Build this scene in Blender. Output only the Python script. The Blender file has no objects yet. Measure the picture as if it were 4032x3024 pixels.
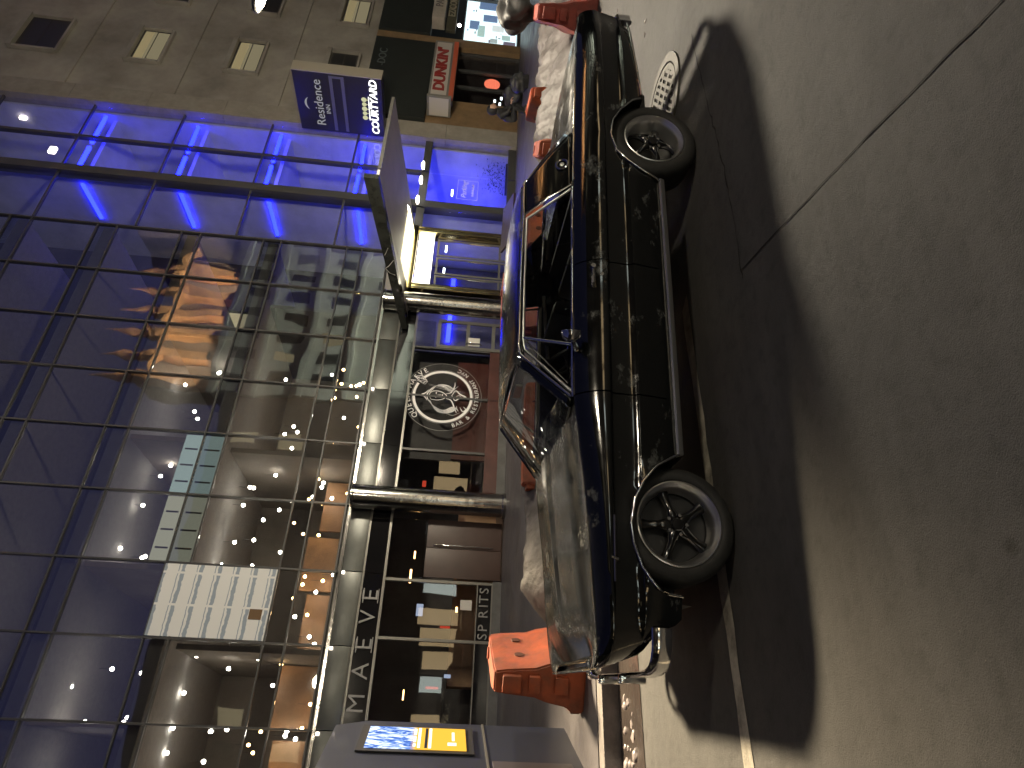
import bpy, bmesh, math, random
import numpy as np
from mathutils import Vector, Matrix, Euler
rnd = random.Random(7)
scene = bpy.context.scene
COL = scene.collection
R = math.radians

# ------------------------------------------------------------------ camera
cam_d = bpy.data.cameras.new('camera'); cam = bpy.data.objects.new('camera', cam_d); COL.objects.link(cam)
scene.camera = cam
cam_d.sensor_fit = 'HORIZONTAL'; cam_d.sensor_width = 36.0; cam_d.lens = 23.37
cam_d.clip_start = 0.05; cam_d.clip_end = 500
PITCH, ROLL, YAW = R(4.60), R(4.65), R(31.84)
fw = Vector((math.sin(YAW)*math.cos(PITCH), math.cos(YAW)*math.cos(PITCH), -math.sin(PITCH)))
rt = Vector((math.cos(YAW), -math.sin(YAW), 0)); up = rt.cross(fw)
rt2 = rt*math.cos(ROLL) + up*math.sin(ROLL); up2 = -rt*math.sin(ROLL) + up*math.cos(ROLL)
# the photograph lies on its side: the world's "up" points to the picture's left
CX, CY = -up2, rt2
m = Matrix((CX, CY, -fw)).transposed().to_4x4()
m.translation = Vector((-1.224, -3.200, 1.508))
cam.matrix_world = m

# ------------------------------------------------------------------ world / view
w = bpy.data.worlds.new('World'); scene.world = w; w.use_nodes = True
nt = w.node_tree; nt.nodes.clear()
sky = nt.nodes.new('ShaderNodeTexSky'); sky.sky_type = 'NISHITA'; sky.sun_disc = False
sky.sun_elevation = R(0.8); sky.sun_rotation = R(335)
bg = nt.nodes.new('ShaderNodeBackground'); bg.inputs['Strength'].default_value = 0.10
wo = nt.nodes.new('ShaderNodeOutputWorld')
tint = nt.nodes.new('ShaderNodeMix'); tint.data_type = 'RGBA'; tint.blend_type = 'MULTIPLY'; tint.inputs['Factor'].default_value = 1.0
tint.inputs['B'].default_value = (1.0, .82, 1.9, 1)      # violet glow of the city's night sky
nt.links.new(sky.outputs['Color'], tint.inputs['A']); nt.links.new(tint.outputs['Result'], bg.inputs['Color']); nt.links.new(bg.outputs[0], wo.inputs[0])
vs = scene.view_settings; vs.view_transform = 'Standard'; vs.look = 'None'; vs.exposure = 0.0; vs.gamma = 1.0
vs.use_curve_mapping = False
cy = scene.cycles; cy.use_denoising = True; cy.sample_clamp_indirect = 4.0; cy.sample_clamp_direct = 0.0
cy.max_bounces = 8; cy.transparent_max_bounces = 16; cy.diffuse_bounces = 3; cy.glossy_bounces = 5
cy.caustics_reflective = False; cy.caustics_refractive = False
try: cy.denoiser = 'OPENIMAGEDENOISE'
except Exception: pass

# ------------------------------------------------------------------ materials
MATS = {}
def nodes_of(name):
    m = bpy.data.materials.new(name); m.use_nodes = True
    t = m.node_tree; b = t.nodes['Principled BSDF']; return m, t, b
def pm(name, col, rough=.5, metal=0., emit=None, estr=0., var=0., vscale=8., bump=0., bscale=40., coat=0., col2=None, spec=.5, rvar=0., detail=6, coords='Object', stretch=None):
    m, t, b = nodes_of(name)
    c = tuple(col)+(1,) if len(col) == 3 else col
    b.inputs['Base Color'].default_value = c; b.inputs['Roughness'].default_value = rough
    b.inputs['Metallic'].default_value = metal; b.inputs['Coat Weight'].default_value = coat
    b.inputs['Coat Roughness'].default_value = .04
    b.inputs['Specular IOR Level'].default_value = spec
    if emit:
        b.inputs['Emission Color'].default_value = tuple(emit)+(1,); b.inputs['Emission Strength'].default_value = estr
    if var or bump or rvar or col2:
        tc = t.nodes.new('ShaderNodeTexCoord'); src = tc.outputs[coords]
        if stretch:
            mp = t.nodes.new('ShaderNodeMapping'); mp.inputs['Scale'].default_value = stretch
            t.links.new(src, mp.inputs[0]); src = mp.outputs[0]
    if var or col2:
        n = t.nodes.new('ShaderNodeTexNoise'); n.inputs['Scale'].default_value = vscale; n.inputs['Detail'].default_value = detail
        n.inputs['Roughness'].default_value = .62
        t.links.new(src, n.inputs['Vector'])
        r = t.nodes.new('ShaderNodeValToRGB')
        r.color_ramp.elements[0].position = .32; r.color_ramp.elements[1].position = .68
        if col2: r.color_ramp.elements[0].color = c; r.color_ramp.elements[1].color = tuple(col2)+(1,)
        else:
            r.color_ramp.elements[0].color = tuple(x*(1-var) for x in c[:3])+(1,); r.color_ramp.elements[1].color = tuple(min(1, x*(1+var)) for x in c[:3])+(1,)
        t.links.new(n.outputs['Fac'], r.inputs[0]); t.links.new(r.outputs[0], b.inputs['Base Color'])
        if rvar:
            mr = t.nodes.new('ShaderNodeMapRange'); mr.inputs['To Min'].default_value = max(.02, rough-rvar); mr.inputs['To Max'].default_value = min(1, rough+rvar)
            mr.inputs['From Min'].default_value = .3; mr.inputs['From Max'].default_value = .7
            t.links.new(n.outputs['Fac'], mr.inputs[0]); t.links.new(mr.outputs[0], b.inputs['Roughness'])
    if bump:
        n2 = t.nodes.new('ShaderNodeTexNoise'); n2.inputs['Scale'].default_value = bscale; n2.inputs['Detail'].default_value = 8
        t.links.new(src, n2.inputs['Vector'])
        bp = t.nodes.new('ShaderNodeBump'); bp.inputs['Strength'].default_value = bump; bp.inputs['Distance'].default_value = .02
        t.links.new(n2.outputs['Fac'], bp.inputs['Height']); t.links.new(bp.outputs[0], b.inputs['Normal'])
    MATS[name] = m; return m
def emat(name, col, s):
    m = bpy.data.materials.new(name); m.use_nodes = True; t = m.node_tree; t.nodes.clear()
    e = t.nodes.new('ShaderNodeEmission'); e.inputs[0].default_value = tuple(col)+(1,); e.inputs[1].default_value = s
    o = t.nodes.new('ShaderNodeOutputMaterial'); t.links.new(e.outputs[0], o.inputs[0]); MATS[name] = m; return m
def glass(name, tint=(.8,.85,.9), refl=.08, rough=.01, ior=1.5, wav=0., gcol=(1,1,1)):
    """thin pane: transparent with a coated mirror-like reflection"""
    m = bpy.data.materials.new(name); m.use_nodes = True; t = m.node_tree; t.nodes.clear()
    tr = t.nodes.new('ShaderNodeBsdfTransparent'); tr.inputs[0].default_value = tuple(tint)+(1,)
    gl = t.nodes.new('ShaderNodeBsdfGlossy'); gl.inputs['Roughness'].default_value = rough; gl.inputs['Color'].default_value = tuple(gcol)+(1,)
    lw = t.nodes.new('ShaderNodeLayerWeight'); pw = t.nodes.new('ShaderNodeMath'); pw.operation = 'POWER'; pw.inputs[1].default_value = 4.5
    fr = t.nodes.new('ShaderNodeMath'); fr.operation = 'MULTIPLY_ADD'; fr.inputs[1].default_value = .9; fr.inputs[2].default_value = .02
    t.links.new(lw.outputs['Facing'], pw.inputs[0]); t.links.new(pw.outputs[0], fr.inputs[0])
    ad = t.nodes.new('ShaderNodeMath'); ad.operation = 'ADD'; ad.inputs[1].default_value = refl; ad.use_clamp = True
    mx = t.nodes.new('ShaderNodeMixShader'); o = t.nodes.new('ShaderNodeOutputMaterial')
    t.links.new(fr.outputs[0], ad.inputs[0]); t.links.new(ad.outputs[0], mx.inputs[0]); t.links.new(tr.outputs[0], mx.inputs[1]); t.links.new(gl.outputs[0], mx.inputs[2]); t.links.new(mx.outputs[0], o.inputs[0])
    if wav:
        tc = t.nodes.new('ShaderNodeTexCoord'); n = t.nodes.new('ShaderNodeTexNoise'); n.inputs['Scale'].default_value = .7; n.inputs['Detail'].default_value = 1
        oi = t.nodes.new('ShaderNodeObjectInfo'); va = t.nodes.new('ShaderNodeVectorMath'); va.operation = 'ADD'
        vs_ = t.nodes.new('ShaderNodeVectorMath'); vs_.operation = 'SCALE'; vs_.inputs['Scale'].default_value = 40
        cb = t.nodes.new('ShaderNodeCombineXYZ'); t.links.new(oi.outputs['Random'], cb.inputs[0]); t.links.new(oi.outputs['Random'], cb.inputs[2])
        t.links.new(cb.outputs[0], vs_.inputs[0]); t.links.new(tc.outputs['Object'], va.inputs[0]); t.links.new(vs_.outputs[0], va.inputs[1])
        t.links.new(va.outputs[0], n.inputs['Vector'])
        bp = t.nodes.new('ShaderNodeBump'); bp.inputs['Strength'].default_value = wav; bp.inputs['Distance'].default_value = .05
        t.links.new(n.outputs['Fac'], bp.inputs['Height']); t.links.new(bp.outputs[0], gl.inputs['Normal'])
    MATS[name] = m; return m

# ------------------------------------------------------------------ geometry helpers
def tag(o, label=None, cat=None, group=None, kind=None):
    if label: o['label'] = label
    if cat: o['category'] = cat
    if group: o['group'] = group
    if kind: o['kind'] = kind
    return o
def thing(name, label, cat, loc=(0,0,0), rotz=0., group=None):
    o = bpy.data.objects.new(name, None); COL.objects.link(o); o.empty_display_size = .2
    o.location = loc; o.rotation_euler = (0,0,rotz)
    tag(o, label, cat, group)
    return o
def mw(o):
    return Matrix.Translation(o.location) @ Euler(o.rotation_euler).to_matrix().to_4x4()
def link(name, me, mat, parent=None, local=False, smooth=False, ang=35):
    if mat is not None and len(me.materials) == 0: me.materials.append(mat)
    if smooth:
        me.shade_smooth()
        try: me.set_sharp_from_angle(angle=R(ang))
        except Exception: pass
    o = bpy.data.objects.new(name, me); COL.objects.link(o)
    if parent is not None:
        o.parent = parent
        if not local:
            top = parent
            M = Matrix.Identity(4)
            chain = []
            p = parent
            while p is not None: chain.append(p); p = p.parent
            for q in reversed(chain): M = M @ q.matrix_parent_inverse @ mw(q)
            o.matrix_parent_inverse = M.inverted()
    return o
def mesh(name, verts, faces, mat, parent=None, local=False, smooth=False, ang=35, merge=0.):
    me = bpy.data.meshes.new(name); me.from_pydata([tuple(map(float, v)) for v in verts], [], faces); me.validate()
    if merge:
        bm = bmesh.new(); bm.from_mesh(me); bmesh.ops.remove_doubles(bm, verts=bm.verts, dist=merge)
        bmesh.ops.dissolve_degenerate(bm, edges=bm.edges, dist=merge); bmesh.ops.recalc_face_normals(bm, faces=bm.faces); bm.to_mesh(me); bm.free()
    me.update()
    return link(name, me, mat, parent, local, smooth, ang)
def bmobj(name, bm, mat, parent=None, local=False, smooth=False, ang=35):
    me = bpy.data.meshes.new(name); bmesh.ops.recalc_face_normals(bm, faces=bm.faces); bm.to_mesh(me); bm.free()
    return link(name, me, mat, parent, local, smooth, ang)
def add_box(bm, x0, x1, y0, y1, z0, z1, M=None, bevel=0.):
    r = bmesh.ops.create_cube(bm, size=1.)
    vsn = r['verts']
    T = Matrix.Translation(((x0+x1)/2, (y0+y1)/2, (z0+z1)/2)) @ Matrix.Diagonal((abs(x1-x0), abs(y1-y0), abs(z1-z0), 1))
    if M is not None: T = M @ T
    bmesh.ops.transform(bm, matrix=T, verts=vsn)
    if bevel:
        es = list({e for v in vsn for e in v.link_edges})
        bmesh.ops.bevel(bm, geom=es, offset=bevel, segments=2, affect='EDGES', profile=.6)
def box(name, x0, x1, y0, y1, z0, z1, mat, parent=None, bevel=0., local=False, M=None):
    bm = bmesh.new(); add_box(bm, x0, x1, y0, y1, z0, z1, M, bevel)
    return bmobj(name, bm, mat, parent, local, smooth=bevel > 0)
def add_cyl(bm, p0, p1, r0, r1=None, n=20, caps=True):
    p0, p1 = Vector(p0), Vector(p1); d = p1-p0; r1 = r0 if r1 is None else r1
    q = d.to_track_quat('Z', 'Y').to_matrix().to_4x4()
    bmesh.ops.create_cone(bm, cap_ends=caps, segments=n, radius1=r0, radius2=r1, depth=d.length, matrix=Matrix.Translation((p0+p1)/2) @ q)
def cyl(name, p0, p1, r0, mat, parent=None, r1=None, n=24, local=False):
    bm = bmesh.new(); add_cyl(bm, p0, p1, r0, r1, n); return bmobj(name, bm, mat, parent, local, True)
def add_tube(bm, pts, r, n=8, closed=False, flat=1., upv=(0,0,1)):
    pts = [Vector(p) for p in pts]; rings = []; N = len(pts)
    for i, p in enumerate(pts):
        a = pts[i-1] if (i > 0 or closed) else p; b = pts[(i+1) % N] if (i < N-1 or closed) else p
        t = (b-a).normalized(); u = Vector(upv)
        if abs(t.dot(u)) > .95: u = Vector((1,0,0))
        s = t.cross(u).normalized(); u2 = s.cross(t)
        rr = r[i] if isinstance(r, (list, tuple)) else r
        rings.append([bm.verts.new(p + (s*math.cos(k*2*math.pi/n)*flat + u2*math.sin(k*2*math.pi/n))*rr) for k in range(n)])
    for i in range(N if closed else N-1):
        A, B = rings[i], rings[(i+1) % N]
        for k in range(n): bm.faces.new((A[k], A[(k+1) % n], B[(k+1) % n], B[k]))
    if not closed:
        bm.faces.new(rings[0][::-1]); bm.faces.new(rings[-1])
def tube(name, pts, r, mat, parent=None, n=8, closed=False, local=False, flat=1., upv=(0,0,1)):
    bm = bmesh.new(); add_tube(bm, pts, r, n, closed, flat, upv); return bmobj(name, bm, mat, parent, local, True, 60)
def add_lathe(bm, prof, n=48, M=None, closed=False):
    """prof: (radius, axial) pairs revolved about local Z"""
    rings = []
    for r_, z in prof:
        ring = []
        for k in range(n):
            a = 2*math.pi*k/n; v = Vector((r_*math.cos(a), r_*math.sin(a), z))
            ring.append(bm.verts.new(M @ v if M is not None else v))
        rings.append(ring)
    pr = list(zip(rings, rings[1:])) + ([(rings[-1], rings[0])] if closed else [])
    for A, B in pr:
        for k in range(n): bm.faces.new((A[k], A[(k+1) % n], B[(k+1) % n], B[k]))
def prism(name, pts, axis, a0, a1, mat, parent=None, bevel=0., local=False, smooth=False):
    """polygon pts (2D) extruded along axis 'x','y' or 'z'"""
    bm = bmesh.new()
    def P(p, a):
        return {'x': (a, p[0], p[1]), 'y': (p[0], a, p[1]), 'z': (p[0], p[1], a)}[axis]
    A = [bm.verts.new(P(p, a0)) for p in pts]; B = [bm.verts.new(P(p, a1)) for p in pts]
    bm.faces.new(A); bm.faces.new(B[::-1])
    for i in range(len(pts)):
        j = (i+1) % len(pts); bm.faces.new((A[i], B[i], B[j], A[j]))
    if bevel: bmesh.ops.bevel(bm, geom=bm.edges[:], offset=bevel, segments=2, affect='EDGES')
    return bmobj(name, bm, mat, parent, local, smooth or bevel > 0)
def grid(name, fn, nu, nv, mat, parent=None, thick=0., local=False, ang=35):
    V = [fn(i/nu, j/nv) for i in range(nu+1) for j in range(nv+1)]
    F = [(i*(nv+1)+j, (i+1)*(nv+1)+j, (i+1)*(nv+1)+j+1, i*(nv+1)+j+1) for i in range(nu) for j in range(nv)]
    o = mesh(name, V, F, mat, parent, local, True, ang)
    if thick:
        md = o.modifiers.new('thickness', 'SOLIDIFY'); md.thickness = thick; md.offset = 0
    return o
def text_mesh(body, size, depth=.01, bold=0., shear=0., spacing=1.):
    c = bpy.data.curves.new('txt', 'FONT'); c.body = body; c.size = size; c.extrude = depth/2; c.align_x = 'CENTER'; c.align_y = 'CENTER'
    c.offset = bold; c.shear = shear; c.space_character = spacing; c.resolution_u = 3
    o = bpy.data.objects.new('txt', c); COL.objects.link(o)
    dg = bpy.context.evaluated_depsgraph_get(); me = bpy.data.meshes.new_from_object(o.evaluated_get(dg))
    bpy.data.objects.remove(o); bpy.data.curves.remove(c); return me
def text(name, body, size, pos, mat, parent=None, xdir=(1,0,0), zdir=(0,0,1), depth=.012, bold=0., shear=0., sx=1., spacing=1.):
    me = text_mesh(body, size, depth, bold, shear, spacing)
    X = Vector(xdir).normalized(); Z = Vector(zdir).normalized(); N = X.cross(Z)
    M = Matrix((X*sx, Z, N)).transposed().to_4x4(); M.translation = Vector(pos)
    me.transform(M); me.materials.clear()
    return link(name, me, mat, parent)
def spline(pts):
    xs = np.array([p[0] for p in pts], float); ys = np.array([p[1] for p in pts], float)
    d = np.gradient(ys, xs)
    def f(x):
        x = np.clip(x, xs[0], xs[-1]); i = int(min(max(np.searchsorted(xs, x)-1, 0), len(xs)-2))
        h = xs[i+1]-xs[i]; t = (x-xs[i])/h
        return float((2*t**3-3*t**2+1)*ys[i] + (t**3-2*t**2+t)*h*d[i] + (-2*t**3+3*t**2)*ys[i+1] + (t**3-t**2)*h*d[i+1])
    return f
def lin(pts):
    xs = [p[0] for p in pts]; ys = [p[1] for p in pts]
    return lambda x: float(np.interp(x, xs, ys))
def sst(a, b, x):
    t = min(max((x-a)/(b-a), 0), 1); return t*t*(3-2*t)
def lamp(name, kind, loc, power, col, parent=None, size=.1, spot=None, rot=None):
    d = bpy.data.lights.new(name, kind); d.energy = power; d.color = col
    if kind in ('POINT', 'SPOT'): d.shadow_soft_size = size
    if kind == 'AREA': d.size = size
    if spot: d.spot_size = R(spot); d.spot_blend = .5
    o = bpy.data.objects.new(name, d); COL.objects.link(o); o.location = loc
    if rot is not None: o.rotation_euler = Vector(rot).to_track_quat('-Z', 'Y').to_euler()
    if parent is not None:
        o.parent = parent; o.matrix_parent_inverse = mw(parent).inverted()
    return o

# ------------------------------------------------------------------ shared materials
chrome = pm('chrome', (.72,.72,.71), .12, 1.)
chrome_dull = pm('brushed_trim', (.55,.56,.55), .34, 1., bump=.12, bscale=300)
rubber = pm('tyre_rubber', (.013,.013,.013), .7, var=.3, vscale=20, bump=.2, bscale=120)
black_plastic = pm('black_plastic', (.012,.012,.013), .5)
interior_black = pm('interior_vinyl', (.014,.012,.012), .6)
cream = pm('cream_trim', (.55,.48,.38), .5)
wheel_alu = pm('polished_aluminium', (.85,.84,.82), .33, 1.)
gun = pm('gunmetal_spoke', (.02,.02,.021), .16, .7, coat=.5)
car_glass = glass('car_glass', (.60,.63,.63), .02, .005)
def paint_material(nm='worn_black_paint', coat=.4, spec=.45, r0=.05, r1=.17):
    m, t, b = nodes_of(nm); b.inputs['Specular IOR Level'].default_value = spec
    tc = t.nodes.new('ShaderNodeTexCoord'); mp = t.nodes.new('ShaderNodeMapping'); mp.inputs['Scale'].default_value = (1.2, 1, 2.2)
    t.links.new(tc.outputs['Object'], mp.inputs[0])
    n = t.nodes.new('ShaderNodeTexNoise'); n.inputs['Scale'].default_value = 2.6; n.inputs['Detail'].default_value = 9; n.inputs['Roughness'].default_value = .72
    t.links.new(mp.outputs[0], n.inputs['Vector'])
    r = t.nodes.new('ShaderNodeValToRGB'); r.color_ramp.elements[0].position = .575; r.color_ramp.elements[1].position = .75
    r.color_ramp.elements[0].color = (0,0,0,1); r.color_ramp.elements[1].color = (1,1,1,1)
    t.links.new(n.outputs['Fac'], r.inputs[0])
    mx = t.nodes.new('ShaderNodeMix'); mx.data_type = 'RGBA'
    mx.inputs['A'].default_value = (.0035,.004,.004,1); mx.inputs['B'].default_value = (.15,.158,.155,1)
    t.links.new(r.outputs[0], mx.inputs['Factor']); t.links.new(mx.outputs['Result'], b.inputs['Base Color'])
    n2 = t.nodes.new('ShaderNodeTexNoise'); n2.inputs['Scale'].default_value = 7; n2.inputs['Detail'].default_value = 6
    t.links.new(tc.outputs['Object'], n2.inputs['Vector'])
    mr = t.nodes.new('ShaderNodeMapRange'); mr.inputs['From Min'].default_value = .3; mr.inputs['From Max'].default_value = .75; mr.inputs['To Min'].default_value = r0; mr.inputs['To Max'].default_value = r1
    t.links.new(n2.outputs['Fac'], mr.inputs[0]); 
    am = t.nodes.new('ShaderNodeMath'); am.operation = 'MULTIPLY_ADD'; am.inputs[1].default_value = .35; t.links.new(r.outputs[0], am.inputs[0]); t.links.new(mr.outputs[0], am.inputs[2])
    t.links.new(am.outputs[0], b.inputs['Roughness'])
    b.inputs['Coat Weight'].default_value = coat; b.inputs['Coat Roughness'].default_value = .03
    bp = t.nodes.new('ShaderNodeBump'); bp.inputs['Strength'].default_value = .025; bp.inputs['Distance'].default_value = .01
    t.links.new(n2.outputs['Fac'], bp.inputs['Height']); t.links.new(bp.outputs[0], b.inputs['Normal'])
    return m
paint = paint_material()
paint_top = paint_material('faded_black_paint', 0., .16, .12, .30)      # duller, weathered upper panels
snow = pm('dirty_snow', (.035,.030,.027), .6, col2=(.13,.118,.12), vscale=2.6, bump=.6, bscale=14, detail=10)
ice = pm('melting_ice', (.34,.30,.30), .22, var=.25, vscale=9, bump=.3, bscale=20)

# ------------------------------------------------------------------ ground
def asphalt_mat():
    m, t, b = nodes_of('worn_asphalt')
    tc = t.nodes.new('ShaderNodeTexCoord')
    def noise(sc, det, rough=.6):
        n = t.nodes.new('ShaderNodeTexNoise'); n.inputs['Scale'].default_value = sc; n.inputs['Detail'].default_value = det; n.inputs['Roughness'].default_value = rough
        t.links.new(tc.outputs['Object'], n.inputs['Vector']); return n
    n1, n2, n3 = noise(.55, 6), noise(9, 8, .7), noise(160, 4, .7)
    r1 = t.nodes.new('ShaderNodeValToRGB'); r1.color_ramp.elements[0].position = .3; r1.color_ramp.elements[1].position = .7
    r1.color_ramp.elements[0].color = (.044,.043,.043,1); r1.color_ramp.elements[1].color = (.071,.070,.069,1)
    t.links.new(n1.outputs['Fac'], r1.inputs[0])
    r2 = t.nodes.new('ShaderNodeValToRGB'); r2.color_ramp.elements[0].position = .28; r2.color_ramp.elements[1].position = .5
    r2.color_ramp.elements[0].color = (.45,.45,.45,1); r2.color_ramp.elements[1].color = (1,1,1,1)
    t.links.new(n2.outputs['Fac'], r2.inputs[0])
    mx = t.nodes.new('ShaderNodeMix'); mx.data_type = 'RGBA'; mx.blend_type = 'MULTIPLY'; mx.inputs['Factor'].default_value = .75
    t.links.new(r1.outputs[0], mx.inputs['A']); t.links.new(r2.outputs[0], mx.inputs['B'])
    # pale specks of aggregate and salt
    v = t.nodes.new('ShaderNodeTexVoronoi'); v.inputs['Scale'].default_value = 55; t.links.new(tc.outputs['Object'], v.inputs['Vector'])
    lt = t.nodes.new('ShaderNodeMath'); lt.operation = 'LESS_THAN'; lt.inputs[1].default_value = .10; t.links.new(v.outputs['Distance'], lt.inputs[0])
    gt = t.nodes.new('ShaderNodeMath'); gt.operation = 'GREATER_THAN'; gt.inputs[1].default_value = .965
    sp = t.nodes.new('ShaderNodeSeparateColor'); t.links.new(v.outputs['Color'], sp.inputs[0]); t.links.new(sp.outputs[0], gt.inputs[0])
    ml = t.nodes.new('ShaderNodeMath'); ml.operation = 'MULTIPLY'; t.links.new(lt.outputs[0], ml.inputs[0]); t.links.new(gt.outputs[0], ml.inputs[1])
    mx2 = t.nodes.new('ShaderNodeMix'); mx2.data_type = 'RGBA'; mx2.inputs['B'].default_value = (.20,.18,.155,1)
    t.links.new(ml.outputs[0], mx2.inputs['Factor']); t.links.new(mx.outputs['Result'], mx2.inputs['A'])
    # round gum spots / oil stains
    v2 = t.nodes.new('ShaderNodeTexVoronoi'); v2.inputs['Scale'].default_value = 1.5; t.links.new(tc.outputs['Object'], v2.inputs['Vector'])
    lt2 = t.nodes.new('ShaderNodeMapRange'); lt2.inputs['From Min'].default_value = .035; lt2.inputs['From Max'].default_value = .06; lt2.inputs['To Min'].default_value = .75; lt2.inputs['To Max'].default_value = 0
    t.links.new(v2.outputs['Distance'], lt2.inputs[0])
    mx3 = t.nodes.new('ShaderNodeMix'); mx3.data_type = 'RGBA'; mx3.inputs['B'].default_value = (.018,.015,.013,1)
    t.links.new(lt2.outputs[0], mx3.inputs['Factor']); t.links.new(mx2.outputs['Result'], mx3.inputs['A'])
    # darker worn streaks along the driving direction
    mp4 = t.nodes.new('ShaderNodeMapping'); mp4.inputs['Scale'].default_value = (.35, 2.2, 1); t.links.new(tc.outputs['Object'], mp4.inputs[0])
    n4 = t.nodes.new('ShaderNodeTexNoise'); n4.inputs['Scale'].default_value = 1.6; n4.inputs['Detail'].default_value = 9; n4.inputs['Roughness'].default_value = .68; t.links.new(mp4.outputs[0], n4.inputs['Vector'])
    r4 = t.nodes.new('ShaderNodeValToRGB'); r4.color_ramp.elements[0].position = .36; r4.color_ramp.elements[1].position = .58
    r4.color_ramp.elements[0].color = (.55,.54,.53,1); r4.color_ramp.elements[1].color = (1.08,1.06,1.04,1); t.links.new(n4.outputs['Fac'], r4.inputs[0])
    mx4 = t.nodes.new('ShaderNodeMix'); mx4.data_type = 'RGBA'; mx4.blend_type = 'MULTIPLY'; mx4.inputs['Factor'].default_value = .5
    t.links.new(mx3.outputs['Result'], mx4.inputs['A']); t.links.new(r4.outputs[0], mx4.inputs['B'])
    t.links.new(mx4.outputs['Result'], b.inputs['Base Color'])
    mr = t.nodes.new('ShaderNodeMapRange'); mr.inputs['To Min'].default_value = .5; mr.inputs['To Max'].default_value = .85; t.links.new(n1.outputs['Fac'], mr.inputs[0]); t.links.new(mr.outputs[0], b.inputs['Roughness'])
    ad = t.nodes.new('ShaderNodeMath'); ad.operation = 'MULTIPLY_ADD'; ad.inputs[1].default_value = .5; t.links.new(n3.outputs['Fac'], ad.inputs[0]); t.links.new(n2.outputs['Fac'], ad.inputs[2])
    bp = t.nodes.new('ShaderNodeBump'); bp.inputs['Strength'].default_value = .5; bp.inputs['Distance'].default_value = .02
    t.links.new(ad.outputs[0], bp.inputs['Height']); t.links.new(bp.outputs[0], b.inputs['Normal'])
    return m
asphalt = asphalt_mat()
ground = mesh('ground', [(-150,-150,-.30),(180,-150,-.30),(180,150,-.30),(-150,150,-.30)], [(0,1,2,3)], pm('packed_earth', (.06,.055,.05), .9, var=.3)); tag(ground, kind='structure')
road = mesh('road', [(-120,-13.5,0),(150,-13.5,0),(150,2.62,0),(-120,2.62,0)], [(0,1,2,3)], asphalt)
tag(road, kind='structure')
white_paint = pm('worn_road_paint', (.52,.48,.40), .6, col2=(.13,.12,.10), vscale=6, detail=10, bump=.3, bscale=90)
def strip(name, pts, wid, z, mat, parent):
    V = []; F = []
    for i, p in enumerate(pts):
        a = Vector(pts[max(i-1,0)]); b = Vector(pts[min(i+1,len(pts)-1)]); t = (b-a).normalized(); n = Vector((-t.y, t.x))
        w_ = wid[i] if isinstance(wid, (list,tuple)) else wid
        V += [(p[0]+n.x*w_/2, p[1]+n.y*w_/2, z), (p[0]-n.x*w_/2, p[1]-n.y*w_/2, z)]
        if i: F.append((2*i-2, 2*i-1, 2*i+1, 2*i))
    return mesh(name, V, F, mat, parent)
# parking lane line: a long painted strip with chipped ends
def chipped_line(x0, x1, y, wid):
    V = []; F = []; n = 60
    for i in range(n+1):
        x = x0+(x1-x0)*i/n
        e = .012*rnd.uniform(-1,1); e2 = .012*rnd.uniform(-1,1)
        V += [(x, y+wid/2+e, .004), (x+(.07 if i == 0 else 0), y-wid/2+e2, .004)]
        if i: F.append((2*i-2, 2*i-1, 2*i+1, 2*i))
    return mesh('lane_line', V, F, white_paint, road)
chipped_line(1.66, -9, .265, .105)
crack_m = pm('tar_filled_crack', (.012,.010,.009), .8, var=.4, vscale=30)
def jagged(pts, step=.08, amp=.008):
    out = []
    for (x0,y0),(x1,y1) in zip(pts, pts[1:]):
        n = max(2, int(math.hypot(x1-x0,y1-y0)/step))
        for i in range(n): t=i/n; out.append((x0+(x1-x0)*t+rnd.uniform(-amp,amp), y0+(y1-y0)*t+rnd.uniform(-amp,amp)))
    out.append(pts[-1]); return out
p1 = jagged([(1.28,-.56),(1.19,-.93),(.99,-1.68),(.78,-2.4),(.50,-3.4),(.1,-5)], .10, .003)
strip('crack', p1, [rnd.uniform(.005,.010) for _ in p1], .004, crack_m, road)
p2 = jagged([(3.6,-.52),(2.75,-.56),(2.0,-.60),(1.28,-.56),(1.22,-.55)], .06, .012)
strip('crack', p2, [rnd.uniform(.003,.018) for _ in p2], .0045, crack_m, road)
# gutter band of darker wet grime along the kerb
gut = strip('gutter', [(-60,2.30),(60,2.30)], .62, .005, pm('wet_gutter_grime', (.035,.028,.026), .22, col2=(.075,.062,.055), vscale=2.2, bump=.25, bscale=18, detail=9), road)
# kerb and sidewalk
kerb = box('kerb', -120, 150, 2.62, 2.80, -.05, .145, pm('granite_kerb', (.20,.18,.17), .6, var=.3, vscale=5, bump=.3, bscale=60), bevel=.02); tag(kerb, kind='structure')
walk_m = pm('concrete_sidewalk', (.10,.093,.10), .42, var=.28, vscale=1.3, bump=.18, bscale=50, rvar=.12, detail=8)
sidewalk = box('sidewalk', -120, 150, 2.80, 12.30, -.05, .15, walk_m); tag(sidewalk, kind='structure')
joint_m = pm('sidewalk_joint', (.05,.045,.045), .8)
# far sidewalk on the camera's side of the street
sidewalk2 = box('sidewalk_opposite', -120, 150, -17.2, -13.5, -.05, .15, walk_m); tag(sidewalk2, kind='structure')

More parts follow.
